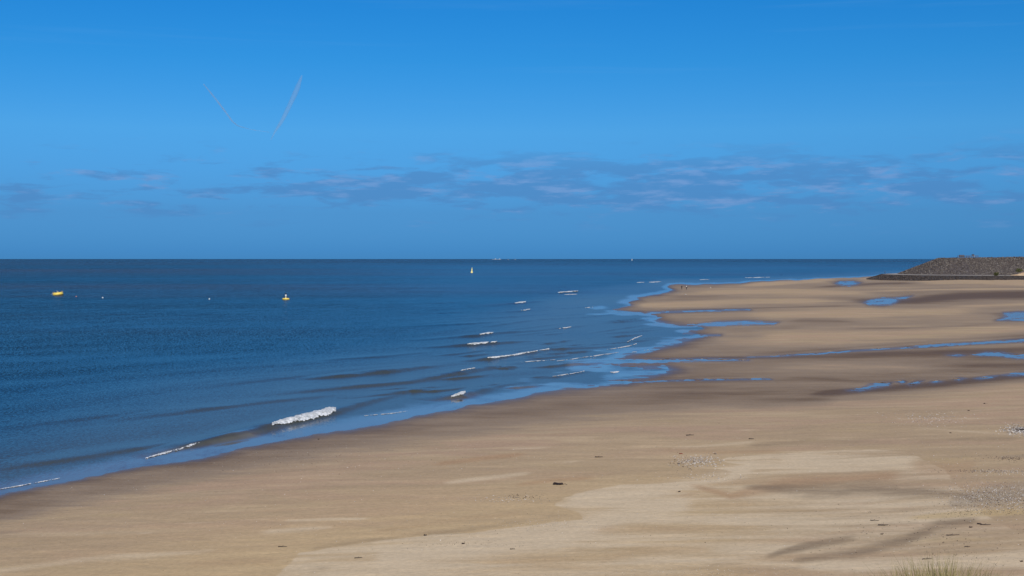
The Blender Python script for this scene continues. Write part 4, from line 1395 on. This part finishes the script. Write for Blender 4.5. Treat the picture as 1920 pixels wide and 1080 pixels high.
stick(1656, 985.5, 0.40, .022, 'dark driftwood stick at the head of the smears', 24, .05)
stick(1640, 976.5, 0.34, .016, 'thin driftwood twig above the dark stick', 25, -.05)
stick(1848, 984.5, 0.40, .018, 'slender driftwood right of the flat weed', 26, -.1)
stick(1786, 1004, 0.46, .016, 'bent twig under the grey smear', 27, .15)
stick(672, 1046.5, 0.28, .018, 'twig on the pale sand at lower left', 28, .2)
stick(530, 1025.5, 0.34, .016, 'pair of thin twigs left of the pale sand sheet', 29, .02)
stick(961, 1030, 0.18, .016, 'short twig on pale sand right of the marks', 30, .0)
stick(1738, 1048.5, 0.34, .014, 'curved twig just above the grass tuft', 31, .1)
stick(1814, 1025.5, 0.20, .014, 'small twig on the yellowish sand at lower right', 32, -.1)


# scattered shells, pebbles and weed crumbs: uncountable
def crumbs(name, label, spec, mats, seed):
    rg = np.random.default_rng(seed)
    us_, vs_, sz = [], [], []
    for (cu, cv, su, sv_, n, smin, smax) in spec:
        us_.append(rg.normal(cu, su, n))
        vs_.append(rg.normal(cv, sv_, n))
        sz.append(rg.uniform(smin, smax, n) ** 1)
    u, v, s = np.concatenate(us_), np.concatenate(vs_), np.concatenate(sz)
    ok = (v < 1110) & (v > 740) & (u < 2050) & (shore(u, v) > 14)
    u, v, s = u[ok], v[ok], s[ok]
    z = beach_height(u, v)
    x, y, _ = ground(u, v, z)
    OC = np.array([(1, 0, 0), (0, 1, 0), (-1, 0, 0), (0, -1, 0), (0, 0, .6), (0, 0, -.4)], float)
    OF = np.array([(0, 1, 4), (1, 2, 4), (2, 3, 4), (3, 0, 4), (1, 0, 5), (2, 1, 5), (3, 2, 5), (0, 3, 5)])
    n = len(u)
    a = rg.uniform(0, 6.28, n)
    Q = OC[None] * (s[:, None, None] * rg.uniform(.6, 1.3, (n, 6, 3)))
    xx = Q[..., 0] * np.cos(a)[:, None] - Q[..., 1] * np.sin(a)[:, None]
    yy = Q[..., 0] * np.sin(a)[:, None] + Q[..., 1] * np.cos(a)[:, None]
    V_ = np.stack([xx + x[:, None], yy + y[:, None], Q[..., 2] + z[:, None] + .006], -1).reshape(-1, 3)
    F_ = (OF[None] + 6 * np.arange(n)[:, None, None]).reshape(-1, 3)
    o = mesh_np(name, V_, F_, mats, False, dict(tone=np.repeat(rg.random(n), 6)))
    tag(o, label, 'shells' if 'shell' in name else 'beach litter', kind='stuff')


m_shell, t = material('shells')
finish(t, principled(t, t.ramp(t.attr('tone'), [(0, (.16, .14, .13)), (.5, (.38, .34, .30)), (.85, (.62, .57, .5)), (1, (.82, .8, .75))]), .7, .3))
m_crumb, t = material('weed_crumbs')
finish(t, principled(t, t.ramp(t.attr('tone'), [(0, (.03, .022, .02)), (.7, (.08, .06, .05)), (1, (.16, .12, .09))]), .9, .2))
crumbs('shell_scatter', 'broken shells strewn over the beach in patches',
       [(1310, 865, 22, 6, 520, .012, .05), (1330, 895, 40, 4, 160, .012, .035), (1870, 930, 50, 14, 2200, .008, .03), (1915, 807, 18, 5, 700, .02, .06), (1900, 885, 40, 3, 260, .012, .035),
        (1740, 785, 40, 7, 420, .015, .05), (955, 936, 35, 4, 200, .010, .03), (1020, 982, 60, 8, 220, .008, .022), (900, 1000, 520, 45, 420, .007, .022), (1200, 860, 420, 50, 420, .008, .03),
        (400, 900, 300, 50, 260, .01, .03), (1700, 1000, 160, 40, 420, .006, .02), (1800, 860, 90, 30, 300, .01, .03), (700, 860, 200, 15, 200, .01, .03), (1340, 1075, 120, 8, 400, .006, .018)], m_shell, 101)
crumbs('weed_crumbs', 'dark crumbs of dried weed strewn over the beach',
       [(1290, 868, 16, 7, 60, .02, .05), (880, 1020, 45, 3, 70, .008, .02), (985, 932, 18, 3, 60, .012, .04), (1700, 990, 120, 30, 240, .008, .03), (1870, 935, 50, 14, 700, .008, .03), (1900, 860, 30, 3, 160, .015, .04),
        (1820, 960, 70, 4, 160, .01, .025), (1915, 806, 14, 3, 320, .02, .06), (1850, 883, 45, 2, 120, .012, .035), (1100, 950, 400, 70, 200, .008, .022), (500, 960, 320, 50, 90, .008, .02), (400, 855, 200, 12, 240, .015, .035),
        (1850, 1040, 60, 20, 160, .006, .018), (1350, 820, 250, 20, 60, .012, .03)], m_crumb, 103)


# ------------------------------------------------------------------ contrails
def contrail(name, pts, alt, dens, label, seg=14, sub=8):
    """vapour tube through (image u, image v, half width in pixels) at flight level"""
    m, t = material('vapour')
    co = t.new('ShaderNodeNewGeometry').outputs['Position']
    wn_ = t.noise(t.vmath('SCALE', co, scale=0.0012), 1.0, 5, 0.65)
    df, tl, tr = t.new('ShaderNodeBsdfDiffuse'), t.new('ShaderNodeBsdfTranslucent'), t.new('ShaderNodeBsdfTransparent')
    for b_ in (df, tl):
        b_.inputs[0].default_value = (0.80, 0.90, 0.98, 1)
    m1, m2 = t.new('ShaderNodeMixShader'), t.new('ShaderNodeMixShader')
    m1.inputs[0].default_value = 0.5
    t.t.links.new(df.outputs[0], m1.inputs[1])
    t.t.links.new(tl.outputs[0], m1.inputs[2])
    t.put(m2.inputs[0], t.smooth(wn_, 0.25, 0.75, dens * 0.5, dens * 1.3))
    t.t.links.new(tr.outputs[0], m2.inputs[1])
    t.t.links.new(m1.outputs[0], m2.inputs[2])
    finish(t, m2.outputs[0])
    P = np.array(pts, float)
    k = np.linspace(0, len(P) - 1, (len(P) - 1) * sub + 1)
    uu = np.interp(k, np.arange(len(P)), P[:, 0])
    vv_ = np.interp(k, np.arange(len(P)), P[:, 1])
    rr_ = np.interp(k, np.arange(len(P)), P[:, 2])
    for it in range(3):
        uu[1:-1] = (uu[:-2] + uu[1:-1] * 2 + uu[2:]) / 4
        vv_[1:-1] = (vv_[:-2] + vv_[1:-1] * 2 + vv_[2:]) / 4
    rr_ = rr_ * (1 + 0.5 * fbm(k * 0.9, k * 0 + 3, 97, 3))
    x, y, w = ray(uu, vv_)
    T = (alt - H) / w
    C = np.stack([x * T, y * T, w * T + H], -1)
    rad = rr_ / F * T
    verts = []
    n = len(k)
    for i in range(n):
        d = C[min(i + 1, n - 1)] - C[max(i - 1, 0)]
        d /= np.linalg.norm(d)
        a = np.cross(d, (0, 0, 1))
        a /= np.linalg.norm(a)
        b = np.cross(a, d)
        for j in range(seg):
            q = 2 * math.pi * j / seg
            verts.append(C[i] + rad[i] * (math.cos(q) * a + math.sin(q) * b))
    faces = []
    for i in range(n - 1):
        for j in range(seg):
            j2 = (j + 1) % seg
            faces.append((i * seg + j, i * seg + j2, (i + 1) * seg + j2, (i + 1) * seg + j))
    verts += [C[0], C[-1]]
    for j in range(seg):
        j2 = (j + 1) % seg
        faces.append((len(verts) - 2, j2, j, j))
        faces.append((len(verts) - 1, (n - 1) * seg + j, (n - 1) * seg + j2, (n - 1) * seg + j2))
    me = bpy.data.meshes.new(name)
    me.from_pydata([tuple(v) for v in verts], [], [tuple(dict.fromkeys(f)) for f in faces])
    me.materials.append(m)
    o = link(bpy.data.objects.new(name, me))
    tag(o, label, 'contrail', 'contrails in the sky')
    return o


contrail('contrail', [(382, 158, .9), (400, 180, 1.5), (420, 206, 1.5), (436, 228, 1.4), (446, 236, 1.0), (470, 243, .5), (505, 248, .25)], 9500, 0.27, 'thin bent contrail, the left and fainter of two')
contrail('contrail', [(508, 262, .6), (516, 246, 1.8), (528, 228, 3.0), (540, 204, 4.2), (552, 178, 5.2), (558, 164, 5.4), (563, 150, 3.2), (566, 142, 1.0)], 9500, 0.17, 'broad straight contrail, the right and thicker of two')
